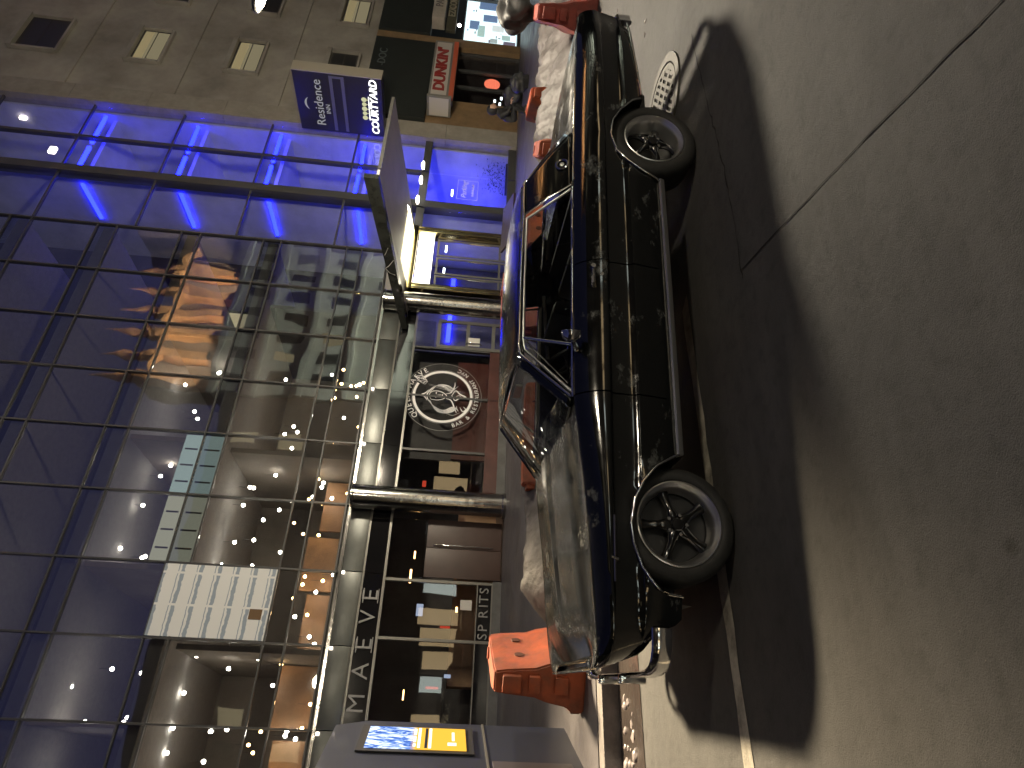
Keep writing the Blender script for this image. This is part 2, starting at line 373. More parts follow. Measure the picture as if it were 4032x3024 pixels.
# round drain grate in the road behind the rear wheel
iron = pm('cast_iron_worn', (.045,.042,.034), .55, .35, var=.35, vscale=14, bump=.25, bscale=60)
pit = pm('drain_pit', (.004,.004,.004), .9)
dg = thing('drain_grate', 'round cast iron drain grate with rows of slots behind the rear wheel', 'drain grate', (3.68,.16,0))
def ring_mesh(name, r0, r1, z0, z1, mat, parent, c, n=48):
    bm = bmesh.new(); add_lathe(bm, [(r0,z0),(r0,z1),(r1,z1),(r1,z0)], n, Matrix.Translation(c), True); return bmobj(name, bm, mat, parent, smooth=True)
ring_mesh('rim', .36, .43, .002, .014, iron, dg, (3.68,.16,0))
ring_mesh('rim', .30, .345, .002, .012, iron, dg, (3.68,.16,0))
bm = bmesh.new(); add_lathe(bm, [(0.001,.0035),(.36,.0035)], 40, Matrix.Translation((3.68,.16,0))); bmobj('pit', bm, pit, dg)
for k in range(-5, 6):
    y = k*.055; h_ = math.sqrt(max(0, .30**2-y*y))
    a = R(28)
    M = Matrix.Translation((3.68,.16,0)) @ Matrix.Rotation(a, 4, 'Z')
    box('bar', -h_, h_, y-.013, y+.013, .004, .0115, iron, dg, M=M)
for k in (-1, 0, 1):
    x = k*.15; h_ = math.sqrt(.30**2-x*x)
    box('rib', x-.022, x+.022, -h_, h_, .004, .0125, iron, dg, M=Matrix.Translation((3.68,.16,0)) @ Matrix.Rotation(R(28), 4, 'Z'))

# ------------------------------------------------------------------ the car (built in its own frame: s rearwards from the front axle, y inwards from the left wheel face)
CYAW = R(-7.0)
dcv = Vector((math.cos(CYAW), math.sin(CYAW), 0)); ncv = Vector((-math.sin(CYAW), math.cos(CYAW), 0))
S0, Y0 = 1.62, .80
car = thing('vintage_car', 'worn black two-door classic coupe with chrome trim parked at the kerb', 'car', tuple(dcv*S0+ncv*Y0), CYAW)
KX = .970
def bx(s): return (s if s < 0 else s*KX)-S0
def c3(s, y, z): return ((s if s < 0 else s*KX)-S0, y-Y0, z)
def cp(name, V, F, mat, parent=car, smooth=True, ang=35, merge=0.):
    return mesh(name, [c3(*v) for v in V], F, mat, parent, True, smooth, ang, merge)
zt = spline([(-.72,.728),(-.38,.760),(.11,.800),(.45,.838),(.68,.860),(1.1,.866),(1.64,.868),(2.2,.868),(2.7,.862),(3.2,.852),(3.68,.840),(4.10,.812)])
yt = spline([(-.72,.25),(-.705,.17),(-.68,.12),(-.62,.070),(-.5,.040),(-.3,.022),(.2,.008),(.8,0),(2.0,0),(2.8,.012),(3.4,.025),(3.85,.05),(4.10,.10)])
archF = [(-.372,.325),(-.366,.40),(-.345,.45),(-.30,.495),(-.244,.532),(-.13,.572),(-.03,.583),(.103,.558),(.2,.512),(.291,.435),(.345,.35),(.372,.30),(.39,.262)]
archR = [(2.31,.262),(2.325,.33),(2.37,.43),(2.43,.52),(2.52,.595),(2.66,.63),(2.80,.612),(2.92,.553),(3.01,.47),(3.05,.41),(3.062,.385)]
zb = lin([(-.72,.505),(-.62,.455),(-.53,.345),(-.48,.328)]+archF+archR+[(3.3,.40),(3.9,.45),(4.10,.49)])
low = spline([(.20,.05),(.262,.012),(.30,-.022),(.38,-.045),(.46,-.058),(.520,-.064),(.532,-.055),(.60,-.058),(.64,-.060),(.664,-.062),(.676,-.080)])
LOWZ = [.24,.30,.35,.41,.47,.515,.521,.534,.57,.61,.65,.664,.676]
UPG = [(.06,-.084),(.2,-.085),(.4,-.074),(.6,-.056),(.78,-.034),(.90,-.014),(.97,.002),(1.,.014)]
tail_off = lin([(.38,.14),(.45,.09),(.52,.04),(.6,.012),(.7,0),(.77,0),(.80,.012),(.83,.035)])
DOOR0, DOOR1 = .700, 1.598
stations = sorted(set([round(float(x),4) for x in np.linspace(-.72,4.10,82)] + [p[0] for p in archF+archR] + [round(float(x),4) for x in np.linspace(-.36,.38,26)] + [round(float(x),4) for x in np.linspace(2.32,3.06,26)] + [DOOR0, DOOR0+.008, DOOR1, DOOR1-.008, -.70,-.68,-.65, 4.07,4.04,4.0]))
def column(s):
    t_, y_, b_ = zt(s), yt(s), zb(s); pts = []
    top = t_; creasez = .676 if s > -.3 else .676-.03*sst(-.3,-.72,s)
    wn = 1-sst(-.72,-.45,s); wt = sst(3.74,4.10,s)
    lv = [(z, low(z)) for z in LOWZ] + [(creasez+g*(top-creasez), o) for g, o in UPG]
    k = 1-.55*sst(3.4,4.10,s)-.4*(1-sst(-.72,-.35,s))
    for z, o in lv:
        z_ = max(z, b_); o_ = low(b_) if z < b_ and b_ < .676 else o
        s_ = s + wn*max(0, t_-z_)*.36 - wt*tail_off(z_)
        flare = .012*max(math.exp(-((s+.02)/.35)**2), math.exp(-((s-2.68)/.35)**2))*math.exp(-((z_-b_)/.05)**2) if (-.4 < s < .4 or 2.3 < s < 3.07) else 0
        pts.append((s_, y_+o_*k-flare, z_))
    # return lip under the edge
    p0 = pts[0]; pts.insert(0, (p0[0], p0[1]+.09, p0[2]+.004))
    return pts
cols = [column(s) for s in stations]; K = len(cols[0])
def side_faces(sel):
    V = [p for c_ in cols for p in c_]; F = []
    for i in range(len(stations)-1):
        for j in range(K-1):
            if sel(stations[i], stations[i+1], j):
                F.append((i*K+j, (i+1)*K+j, (i+1)*K+j+1, i*K+j+1))
    return V, F
def used(V, F):
    ids = sorted({i for f in F for i in f}); mp = {a: b for b, a in enumerate(ids)}
    return [V[i] for i in ids], [tuple(mp[i] for i in f) for f in F]
def mirror(V): return [(s, 2*Y0-y, z) for s, y, z in V]
gap = lambda a, b: (abs(a-DOOR0) < 1e-4 and b < DOOR0+.01) or (abs(b-DOOR1) < 1e-4 and a > DOOR1-.01)
isdoor = lambda a, b, j: DOOR0+.0079 <= a+1e-6 and b-1e-6 <= DOOR1-.0079 and j >= 3
V, F = side_faces(lambda a, b, j: not isdoor(a, b, j) and not (gap(a, b) and j >= 3))
Vb, Fb = used(V, F)
allV = Vb + mirror(Vb); allF = Fb + [tuple(i+len(Vb) for i in f[::-1]) for f in Fb]
# nose and tail closing panels
def cap(st, depth, sign):
    c_ = cols[stations.index(st)]; n = 24; V = []; F = []
    for j in range(1, K):
        s_, y_, z_ = c_[j]
        for i in range(n+1):
            t = i/n; y = y_+(2*Y0-2*y_)*t; d = min(y-y_, 2*Y0-y_-y)
            V.append((s_+sign*depth*sst(.0,.09,d)*sst(0,.05,zt(st)-z_+.03), y, z_ + (.0 if j < K-1 else 0)))
    for j in range(K-2):
        for i in range(n): F.append((j*(n+1)+i, j*(n+1)+i+1, (j+1)*(n+1)+i+1, (j+1)*(n+1)+i))
    return V, F
for st, dp, sg in ((stations[0], .07, 1), (stations[-1], .03, -1)):
    V, F = cap(st, dp, sg); o = len(allV); allV += V; allF += [tuple(i+o for i in f) for f in F]
body = cp('body', allV, allF, paint, merge=.0008)
body['label'] = 'black painted body with scuffed and faded patches'
for sd in (0, 1):
    V, F = side_faces(isdoor); V, F = used(V, F)
    if sd: V = mirror(V); F = [f[::-1] for f in F]
    door = cp('door', V, F, paint, merge=.0008)
    sg = (lambda y: y) if not sd else (lambda y: 2*Y0-y)
    # handle: chrome push-button bar
    bm = bmesh.new(); add_tube(bm, [c3(1.40,sg(-.070),.765),c3(1.41,sg(-.095),.768),c3(1.50,sg(-.098),.768),c3(1.525,sg(-.070),.766)], .011, 8)
    add_cyl(bm, c3(1.535,sg(-.06),.768), c3(1.535,sg(-.098),.768), .015, n=14)
    bmobj('door_handle', bm, chrome, door, True, True)
    bm = bmesh.new(); add_cyl(bm, c3(1.485,sg(-.07),.715), c3(1.485,sg(-.088),.715), .013, n=16); bmobj('lock', bm, chrome, door, True, True)
# inner liner that keeps the shut lines dark
for sd in (0, 1):
    y0, y1 = (.045,.055) if not sd else (2*Y0-.055, 2*Y0-.045)
    box('inner_panel', bx(.60), bx(2.28), y0-Y0, y1-Y0, .26, .845, interior_black, car, local=True)
# hood and rear deck
def top_grid(name, s0, s1, bulge, ns, parent=car):
    nv = 40; V = []; F = []
    for i in range(ns+1):
        s = s0+(s1-s0)*i/ns; y_ = yt(s)+.012; z0 = zt(s); wt = sst(3.74,4.10,s)
        for j in range(nv+1):
            v = j/nv; y = y_+(2*Y0-2*y_)*v; d = min(v, 1-v)*2
            z = z0-.001 + bulge(s)*(.45*sst(.02,.34,d)+.55*sst(.1,1.0,d)) - .010*math.exp(-((d-.135)/.012)**2) + .012*sst(.80,.86,d)*sst(-.6,-.2,s)*(1 if name == 'hood' else 0)
            drop = (1-sst(-.72,-.42,s))*.055*sst(.1,.35,d)
            V.append((s-wt*.03, y, z-drop))
    for i in range(ns):
        for j in range(nv): F.append((i*(nv+1)+j, (i+1)*(nv+1)+j, (i+1)*(nv+1)+j+1, i*(nv+1)+j+1))
    return cp(name, V, F, paint_top, parent, ang=50)
hood = top_grid('hood', -.715, .86, lin([(-.72,.02),(-.5,.05),(-.1,.066),(.3,.07),(.86,.035)]), 44)
deck = top_grid('trunk_lid', 2.62, 4.095, lin([(2.6,.02),(3.0,.035),(3.7,.035),(4.10,.015)]), 34)
# wheel wells
for s in (0., 2.743):
    for sd in (0, 1):
        y0, y1 = (.09,.42) if not sd else (2*Y0-.42, 2*Y0-.09)
        bm = bmesh.new(); n = 20; r_ = .40
        A = []; B = []
        for k in range(n+1):
            a = math.pi*k/n; p = (s+r_*math.cos(a), .24+r_*math.sin(a))
            A.append(bm.verts.new(c3(p[0], y0, p[1]))); B.append(bm.verts.new(c3(p[0], y1, p[1])))
        for k in range(n): bm.faces.new((A[k],A[k+1],B[k+1],B[k]))
        bm.faces.new(B if not sd else A)
        bmobj('wheel_well', bm, black_plastic, car, True)
box('underbody', bx(-.45), bx(3.7), .45-Y0, 1.15-Y0, .20, .27, black_plastic, car, local=True, bevel=.02)
box('floor_pan', bx(.45), bx(2.30), .07-Y0, 1.53-Y0, .24, .30, interior_black, car, local=True, bevel=.01)
# arch mouldings, rocker mouldings, belt line, rear quarter strip
for sd in (0, 1):
    sg = (lambda y: y) if not sd else (lambda y: 2*Y0-y)
    for arch in (archF, archR):
        pts = []
        for (s, z) in arch[:-1]:
            pts.append(c3(s, sg(yt(s)+low(min(z,.675))-.016), z))
        tube('arch_trim', pts, .0075, chrome, car, 7, local=True)
    # rocker moulding: a raised fluted strip
    bm = bmesh.new()
    prof = [(-.005,.266),(-.030,.270),(-.036,.280),(-.040,.299),(-.030,.307),(-.012,.309),(-.0,.302)]
    rings = []
    for s in np.linspace(.386, 2.335, 12):
        f_ = 0 if s > .40 else -.0
        rings.append([bm.verts.new(c3(float(s)-(z-.25)*.35*(1 if s < .5 else -.3 if s > 2.2 else 0), sg(y+yt(float(s))), z)) for y, z in prof])
    for A, B in zip(rings, rings[1:]):
        for k in range(len(prof)-1): bm.faces.new((A[k],A[k+1],B[k+1],B[k]))
    bm.faces.new(rings[0]); bm.faces.new(rings[-1][::-1])
    bmobj('rocker_moulding', bm, chrome_dull, car, True, True, 25)
    # quarter panel lower strip
    tube('quarter_trim', [c3(s, sg(yt(s)+low(.42)*.75-.02), zb(s)+.012) for s in np.linspace(3.09,3.90,10)], .009, chrome, car, 6, local=True)
    # belt chrome
    tube('belt_trim', [c3(s, sg(yt(s)+.022), zt(s)+.006) for s in np.linspace(.70,2.28,26)], .0085, chrome, car, 6, local=True)
    tube('quarter_top_trim', [c3(s, sg(yt(s)+.016), zt(s)+.004) for s in np.linspace(2.29,4.05,22)], .006, chrome, car, 6, local=True)
    # fender badge: tri-bar with a running-horse shaped plate
    bm = bmesh.new()
    for dy in (0,):
        add_tube(bm, [c3(-.32,sg(-.052),.672),c3(-.12,sg(-.072),.673),c3(.00,sg(-.080),.674)], .006, 6)
        add_tube(bm, [c3(-.215,sg(-.066),.655),c3(-.205,sg(-.068),.69)], .007, 6)
    if sd == 0: bmobj('fender_badge', bm, chrome, car, True, True)
    else: bm.free()
# ---- greenhouse
def mir(v, sd): return v if not sd else (v[0], 2*Y0-v[1], v[2])
Abase, Atop = Vector((.70,.055,.862)), Vector((1.03,.205,1.158))
Cf0, Cf1 = Vector((2.27,.045,.868)), Vector((2.11,.205,1.168))
Cr0, Cr1 = Vector((2.76,.060,.872)), Vector((2.38,.215,1.176))
Gr0, Gr1 = Vector((2.93,.210,.880)), Vector((2.44,.315,1.185))
def roof_fn(u, v):
    s = 1.015+(2.43-1.015)*u; e = abs(2*v-1)
    y = .198+(2*Y0-.396)*v
    edge = 1.158 + .018*math.sin(math.pi*min(1,u*1.1)*.8)
    z = edge + .050*(1-e**2.2) - .012*sst(.9,1.0,e)
    s += -.10*(1-e*e)*(1-u) + .07*(1-e*e)*u
    z -= .016*(1-sst(0,.09,u)) + .010*sst(.93,1,u)
    return c3(s, y, z)
roof = grid('roof', roof_fn, 30, 30, paint_top, car, .012, local=True)
for sd in (0, 1):
    def cfn(u, v):
        if v <= .62:
            t = v/.62; a = Cf0.lerp(Cf1, u); b = Cr0.lerp(Cr1, u)
        else:
            t = (v-.62)/.38; a = Cr0.lerp(Cr1, u); b = Gr0.lerp(Gr1, u)
        p = a.lerp(b, t); bow = .018*math.sin(math.pi*u)
        return c3(*mir((p.x, p.y-bow, p.z), sd))
    grid('roof_pillar', cfn, 10, 26, paint, car, .01, local=True, ang=60)
    n = Vector((.05,0,0))
    # A pillar
    def afn(u, v):
        a = Abase.lerp(Atop, u); b = a + Vector((-.035,.045,.004)); p = a.lerp(b, v)
        return c3(*mir(p, sd))
    grid('windshield_pillar', afn, 8, 3, paint, car, .03, local=True)
    # drip rail and window frames
    rail = [Abase+Vector((.01,-.012,.01)), Abase.lerp(Atop,.5)+Vector((.008,-.012,.006)), Atop+Vector((.0,-.016,-.005)), Atop+Vector((.06,-.018,.008))]
    rail += [Vector((s, .182, 1.162+.010*math.sin(math.pi*(s-1.03)/1.3))) for s in np.linspace(1.2,2.1,10)]
    rail += [Cr1.lerp(Cf1,.6)+Vector((0,-.016,.0)), Cr1+Vector((0,-.010,-.004))]
    tube('drip_rail', [c3(*mir(p, sd)) for p in rail], .0085, chrome, car, 7, local=True)
    fr = [Abase+Vector((.05,.0,.012)), Atop+Vector((.045,.002,-.032)), Vector((1.14,.192,1.140)), Vector((1.6,.196,1.146)), Cf1+Vector((-.03,-.006,-.022)), Cf0+Vector((-.035,-.01,.008))]
    tube('window_frame', [c3(*mir(p, sd)) for p in fr], .010, chrome_dull, car, 7, local=True)
    tube('window_frame', [c3(*mir(p, sd)) for p in [Cf1+Vector((.0,-.012,-.012)), Cf0.lerp(Cf1,.5)+Vector((0,-.025,0)), Cf0+Vector((.0,-.012,.008))]], .007, chrome, car, 7, local=True)
    tube('vent_post', [c3(*mir(p, sd)) for p in (Vector((1.150,.188,1.138)), Vector((1.055,.046,.872)))], .011, chrome, car, 8, local=True)
    tube('vent_frame', [c3(*mir(p, sd)) for p in (Vector((1.135,.186,1.125)), Vector((1.08,.17,1.09)), Vector((.80,.06,.888)), Vector((1.04,.05,.885)))], .006, chrome, car, 6, local=True)
    # door glass, vent glass and quarter glass
    def quad(nm, a, b, c_, d):
        V = [c3(*mir(p, sd)) for p in (a, b, c_, d)]
        o = mesh(nm, V, [(0,1,2,3)], car_glass, car, True); return o
    quad('vent_glass', Vector((.77,.055,.872)), Vector((1.055,.052,.872)), Vector((1.145,.19,1.135)), Vector((1.06,.186,1.128)))
    quad('door_glass', Vector((1.065,.052,.872)), Vector((1.80,.05,.872)), Vector((1.80,.196,1.148)), Vector((1.155,.192,1.142)))
    quad('quarter_glass', Vector((1.81,.05,.872)), Vector((2.235,.045,.872)), Vector((2.09,.196,1.148)), Vector((1.81,.196,1.148)))
    # door lock pegs
    for s in (1.66, 1.33):
        cyl('lock_peg', c3(*mir((s,.085,.868), sd)), c3(*mir((s-.012,.085,.905), sd)), .0045, chrome, car, n=8, local=True)
    # round roof pillar emblem
    if sd == 0:
        P = Cf0.lerp(Cf1,.22).lerp(Cr0.lerp(Cr1,.22), .52); nrm = Vector((.0,-1,.42)).normalized()
        q = nrm.to_track_quat('Z','Y').to_matrix().to_4x4(); q.translation = Vector(c3(P.x, P.y-.024, P.z))
        bm = bmesh.new(); add_lathe(bm, [(.046,0),(.046,.006),(.038,.010),(.031,.004),(.031,0)], 28, q); em = bmobj('pillar_emblem', bm, chrome, car, True, True)
        bm = bmesh.new(); add_lathe(bm, [(.0005,.007),(.015,.005),(.016,0)], 20, q); bmobj('centre', bm, chrome_dull, em, True, True)
def wsfn(u, v):
    a = (Abase+Vector((-.03,.04,.005))).lerp(Atop+Vector((-.03,.04,0)), u); b = Vector((a.x, 2*Y0-a.y, a.z)); p = a.lerp(b, v)
    bow = math.sin(math.pi*v)**.7
    return c3(p.x-(.15-.07*u)*bow, p.y, p.z+(.022*u)*bow)
grid('windshield', wsfn, 12, 24, car_glass, car, local=True)
tube('windshield_trim', [wsfn(0, v) for v in np.linspace(0,1,25)], .010, chrome, car, 6, local=True)
tube('windshield_trim', [wsfn(1, v) for v in np.linspace(0,1,25)], .008, chrome, car, 6, local=True)
for v in (0, 1): tube('windshield_trim', [wsfn(u, v) for u in np.linspace(0,1,8)], .009, chrome, car, 6, local=True)
def rwfn(u, v):
    a = Gr0.lerp(Gr1, u); b = Vector((a.x, 2*Y0-a.y, a.z)); p = a.lerp(b, v); bow = math.sin(math.pi*v)**.8
    return c3(p.x+(.10-.05*u)*bow, p.y, p.z+.016*u*bow)
grid('rear_window', rwfn, 10, 20, car_glass, car, local=True)
tube('rear_window_trim', [rwfn(0, v) for v in np.linspace(0,1,20)], .008, chrome, car, 6, local=True)
# wipers
for y in (.45, .95):
    tube('wiper', [c3(.62,y,.888), c3(.66,y+.2,.905), c3(.69,y+.42,.915)], .005, chrome, car, 6, local=True)
# door mirror
bm = bmesh.new()
add_tube(bm, [c3(.985,-.02,.855), c3(1.00,-.07,.88), c3(1.03,-.11,.905)], [.018,.012,.012], 8)
q = Matrix.Translation(c3(1.035,-.115,.905)) @ Vector((.9,-.35,.05)).to_track_quat('Z','Y').to_matrix().to_4x4()
add_lathe(bm, [(.002,-.05),(.03,-.045),(.05,-.025),(.056,.0),(.056,.012),(.052,.014)], 24, q)
mirror_o = bmobj('wing_mirror', bm, chrome, car, True, True)
bm = bmesh.new(); add_lathe(bm, [(.0005,.012),(.053,.012)], 24, q); bmobj('mirror_glass', bm, pm('mirror_glass', (.7,.7,.72), .02, 1.), mirror_o, True)
# cabin
def seat(y0, y1, s_, name, back=.50):
    sb = box(name, bx(s_-.02), bx(s_+.46), y0-Y0, y1-Y0, .30, .50, interior_black, car, .05, True)
    M = Matrix.Translation(c3(s_+.44,0,.46)) @ Matrix.Rotation(R(14), 4, 'Y')
    bm = bmesh.new(); add_box(bm, -.06, .07, y0, y1, 0, back, M, .045); bmobj('seat_back', bm, interior_black, sb, True, True)
seat(.16,.70,1.32,'front_seat',.40); seat(.90,1.44,1.32,'front_seat',.40); seat(.18,1.42,2.0,'rear_seat',.36)
box('dashboard', bx(.72), bx(.98), .14-Y0, 1.46-Y0, .62, .845, interior_black, car, .03, True)
q = Matrix.Translation(c3(1.14,.43,.83)) @ Vector((.8,0,.45)).to_track_quat('Z','Y').to_matrix().to_4x4()
bm = bmesh.new(); add_tube(bm, [q @ Vector((.19*math.cos(a), .19*math.sin(a), 0)) for a in np.linspace(0,2*math.pi,32,endpoint=False)], .011, 7, True)
for a in (R(20), R(160), R(270)): add_tube(bm, [q @ Vector((0,0,-.02)), q @ Vector((.18*math.cos(a),.18*math.sin(a),0))], .008, 6)
add_cyl(bm, q @ Vector((0,0,-.3)), q @ Vector((0,0,0)), .02, n=10)
bmobj('steering_wheel', bm, black_plastic, car, True, True)
# pale trim along the far door tops and the parcel shelf
tube('inner_sill', [c3(s,1.50,.868) for s in (1.0,1.5,2.0,2.2)], .014, cream, car, 6, local=True)
tube('inner_sill', [c3(1.7,1.47,.80), c3(2.30,1.46,.845)], .016, cream, car, 6, local=True)
box('rear_view_mirror', bx(1.055), bx(1.075), .70-Y0, .90-Y0, 1.075, 1.125, chrome_dull, car, .006, True)
# ---- bumpers
def bumper(name, path, zc, prof, parent=car):
    bm = bmesh.new(); rings = []
    N = len(path)
    for i, (s, y) in enumerate(path):
        a = Vector(path[max(i-1,0)]); b = Vector(path[min(i+1,N-1)]); t = (b-a).normalized(); nrm = Vector((-t.y, t.x))
        z0 = zc(i/(N-1)) if callable(zc) else zc
        rings.append([bm.verts.new(c3(s+nrm.x*o, y+nrm.y*o, z0+z)) for o, z in prof])
    for A, B in zip(rings, rings[1:]):
        for k in range(len(prof)): bm.faces.new((A[k],A[(k+1)%len(prof)],B[(k+1)%len(prof)],B[k]))
    bm.faces.new(rings[0]); bm.faces.new(rings[-1][::-1])
    return bmobj(name, bm, chrome, parent, True, True, 50)
bprof = [(0,-.052),(.022,-.045),(.034,-.015),(.034,.015),(.024,.042),(0,.052),(-.012,.045),(-.012,-.045)]
def wrap(s_side, s_mid, s_face, y_side, n=9):
    left = [(s_side, y_side)] + [(s_face+(s_side-s_face)*(1-math.sin(a)), y_side+.015+.13*(1-math.cos(a))) for a in np.linspace(0.25, math.pi/2, n)]
    pts = left + [(s_mid, Y0)] + [(s, 2*Y0-y) for s, y in left[::-1]]
    return pts
fpath = [(-.52,.0),(-.60,.008),(-.66,.040),(-.700,.095),(-.720,.18),(-.728,.32)]
fb = bumper('front_bumper', fpath+[(-.730,Y0)]+[(s, 2*Y0-y) for s, y in fpath[::-1]], .432, [(-o*.7, z) for o, z in bprof][::-1])
for y in (.55, 1.05): box('bumper_guard', bx(-.765), bx(-.715), y-.025-Y0, y+.025-Y0, .36, .51, chrome, car, .015, True)
rb = bumper('rear_bumper', [(s, y) for s, y in wrap(3.96, 4.20, 4.155, .03)], .468, bprof)
# ---- grille, headlamps, tail lamps
box('grille', bx(-.585), bx(-.565), .44-Y0, 1.16-Y0, .515, .665, black_plastic, car, .01, True)
for k in range(7): box('grille_bar', bx(-.592), bx(-.586), .45-Y0, 1.15-Y0, .53+k*.02, .534+k*.02, chrome_dull, car, 0, True)
tube('grille_surround', [c3(-.60,y,z) for y,z in ((.44,.515),(1.16,.515),(1.16,.665),(.44,.665))], .008, chrome, car, 6, True, True)
lens = pm('lamp_lens', (.55,.55,.52), .08, .2, coat=1)
for y in (.24, 2*Y0-.24):
    q = Matrix.Translation(c3(-.60,y,.60)) @ Vector((-1,0,0)).to_track_quat('Z','Y').to_matrix().to_4x4()
    bm = bmesh.new(); add_lathe(bm, [(.095,-.02),(.1,.01),(.092,.018),(.086,.008)], 28, q); hl = bmobj('headlight', bm, chrome, car, True, True)
    bm = bmesh.new(); add_lathe(bm, [(.088,.006),(.06,.022),(.03,.028),(.0005,.03)], 24, q); bmobj('lens', bm, lens, hl, True, True)
red_lens = pm('red_lens', (.25,.01,.01), .15, coat=1)
for y in (.26, 2*Y0-.26):
    for k in (-1, 0, 1): box('tail_light', bx(4.085), bx(4.11), y+k*.055-.02-Y0, y+k*.055+.02-Y0, .60, .73, red_lens, car, .008, True)
box('number_plate', bx(4.105), bx(4.112), .65-Y0, .95-Y0, .52, .66, pm('plate', (.4,.4,.38), .5), car, 0, True)
# fuel door outline and hood lip trim
tube('nose_trim', [c3(-.708+.004*0, y, .722) for y in (.13,.4,.8,1.2,1.47)], .007, chrome, car, 6, local=True)
# ---- wheels
def wheel(s, left, dish, rot0, rs=1.0):
    out = -1 if left else 1
    y_ = 0.0 if left else 2*Y0
    M = Matrix.Translation(c3(s, y_+(.012 if left else -.012), .309)) @ Matrix(((1,0,0,0),(0,0,out,0),(0,-out,0,0),(0,0,0,1)))
    bm = bmesh.new(); add_lathe(bm, [(.196,-.10),(.199,-.02),(.208,.004),(.2085,.010),(.203,.013),(.198,.007),(.194,-.004),(.190,-.009),(.178,-.028),(.176,-dish),(.170,-dish-.012),(.168,-dish-.10),(.0005,-dish-.10)], 72, M @ Matrix.Diagonal((rs,rs,1,1)))
    wh = bmobj('wheel', bm, wheel_alu, car, True, True, 40)
    bm = bmesh.new(); add_lathe(bm, [(.204*rs,-.004),(.212*rs,.010),(.240,.017),(.258,.016),(.282,.008),(.297,-.006),(.306,-.026),(.309,-.05),(.309,-.085),(.304,-.087),(.304,-.093),(.309,-.095),(.309,-.135),(.304,-.137),(.304,-.143),(.309,-.145),(.309,-.175),(.303,-.205),(.29,-.225),(.205,-.23)], 72, M)
    bmobj('tyre', bm, rubber, wh, True, True, 50)
    bm = bmesh.new(); add_lathe(bm, [(.174,-dish-.02),(.165,-dish-.05),(.0005,-dish-.05)], 48, M @ Matrix.Diagonal((rs,rs,1,1))); bmobj('brake_drum', bm, black_plastic, wh, True, True)
    for k in range(5):
        a = rot0+2*math.pi*k/5; ca, sa = math.cos(a), math.sin(a); bm = bmesh.new()
        sec = []
        for r_, w_, ax, th in ((.02,.030,-.030,.04),(.05,.030,-.026,.035),(.085,.021,-.034,.03),(.13,.021,-.05,.028),(.173,.031,-dish+.008,.03)):
            ring = []
            for dw, da in ((-w_,-.018),(-w_*.6,-.002),(0,.003),(w_*.6,-.002),(w_,-.018),(w_*.9,-th),(-w_*.9,-th)):
                ring.append(bm.verts.new(M @ Vector((rs*(r_*ca-dw*sa), rs*(r_*sa+dw*ca), ax+da))))
            sec.append(ring)
        for A, B in zip(sec, sec[1:]):
            for i in range(7): bm.faces.new((A[i],A[(i+1)%7],B[(i+1)%7],B[i]))
        bm.faces.new(sec[0][::-1]); bm.faces.new(sec[-1])
        bmobj('spoke', bm, gun, wh, True, True, 40)
    bm = bmesh.new(); add_lathe(bm, [(.034,-.05),(.034,-.018),(.029,-.012),(.0005,-.010)], 28, M); bmobj('hub_cap', bm, gun, wh, True, True)
    for k in range(5):
        a = rot0+2*math.pi*(k+.5)/5; p = M @ Vector((.052*math.cos(a), .052*math.sin(a), -.06)); p2 = M @ Vector((.052*math.cos(a), .052*math.sin(a), -.024))
        cyl('lug_nut', p, p2, .010, chrome, wh, n=6, local=True)
wheel(0, True, .058, R(90), 1.085); wheel(2.743, True, .095, R(55)); wheel(0, False, .058, R(10), 1.085); wheel(2.743, False, .095, R(30))

# ------------------------------------------------------------------ glass hotel across the sidewalk
FY = 12.30
mull_m = pm('dark_mullion', (.075,.075,.075), .45, .3)
metal_g = pm('grey_metal_fascia', (.10,.105,.10), .35, .7, var=.15, vscale=2)
black_gl = pm('black_glass_band', (.008,.008,.009), .08, coat=.5)
stone_m = pm('pale_stone_pilaster', (.27,.25,.21), .7, var=.15, vscale=3, bump=.15, bscale=30)
curtain = glass('curtain_glass', (.84,.84,.84), .11, .02, 1.5, wav=.16)
spandrel_gl = glass('spandrel_glass', (.62,.63,.64), .13, .025, 1.5, wav=.16)
blue_gl = glass('blue_zone_glass', (.92,.93,.98), .02, .01, 1.5)
store_gl = glass('storefront_glass', (.86,.87,.87), .012, .008, 1.5, wav=.03)
brass = pm('polished_brass_frame', (.55,.46,.26), .2, 1.)
steel = pm('polished_steel', (.42,.41,.39), .18, 1., bump=.25, bscale=6)
light_frame = pm('pale_door_frame', (.20,.195,.18), .35, .6)
letter_m = pm('brushed_letter', (.24,.24,.24), .4, .4)
room_m = pm('room_wall', (.20,.18,.155), .8, var=.2, vscale=.8)
warm_room = pm('warm_timber_wall', (.30,.18,.10), .6, var=.35, vscale=1.5)
ceil_m = pm('ceiling_board', (.30,.29,.275), .8, var=.1)
dark_int = pm('dark_interior', (.05,.045,.045), .6, var=.4, vscale=1.5)
floor_int = pm('lobby_floor', (.10,.09,.085), .3, var=.3)
hotel = thing('glass_hotel', 'tall glass-fronted hotel with a bar at street level behind the black car', 'building', (7, FY, .15))
XS = [-10.0,-8.3,-6.7,-5.07,-3.45,-1.84,-.22,1.40,3.00,4.62,6.25,7.85,9.46,11.11,12.80]
ZS = [3.95,4.75,5.20,7.15,7.67,9.50,10.06,11.90,12.45,14.30,14.90,16.80,17.4,20.0]
SP = {(4.75,5.20),(7.15,7.67),(9.50,10.06),(11.90,12.45),(14.30,14.90),(16.8,17.4)}
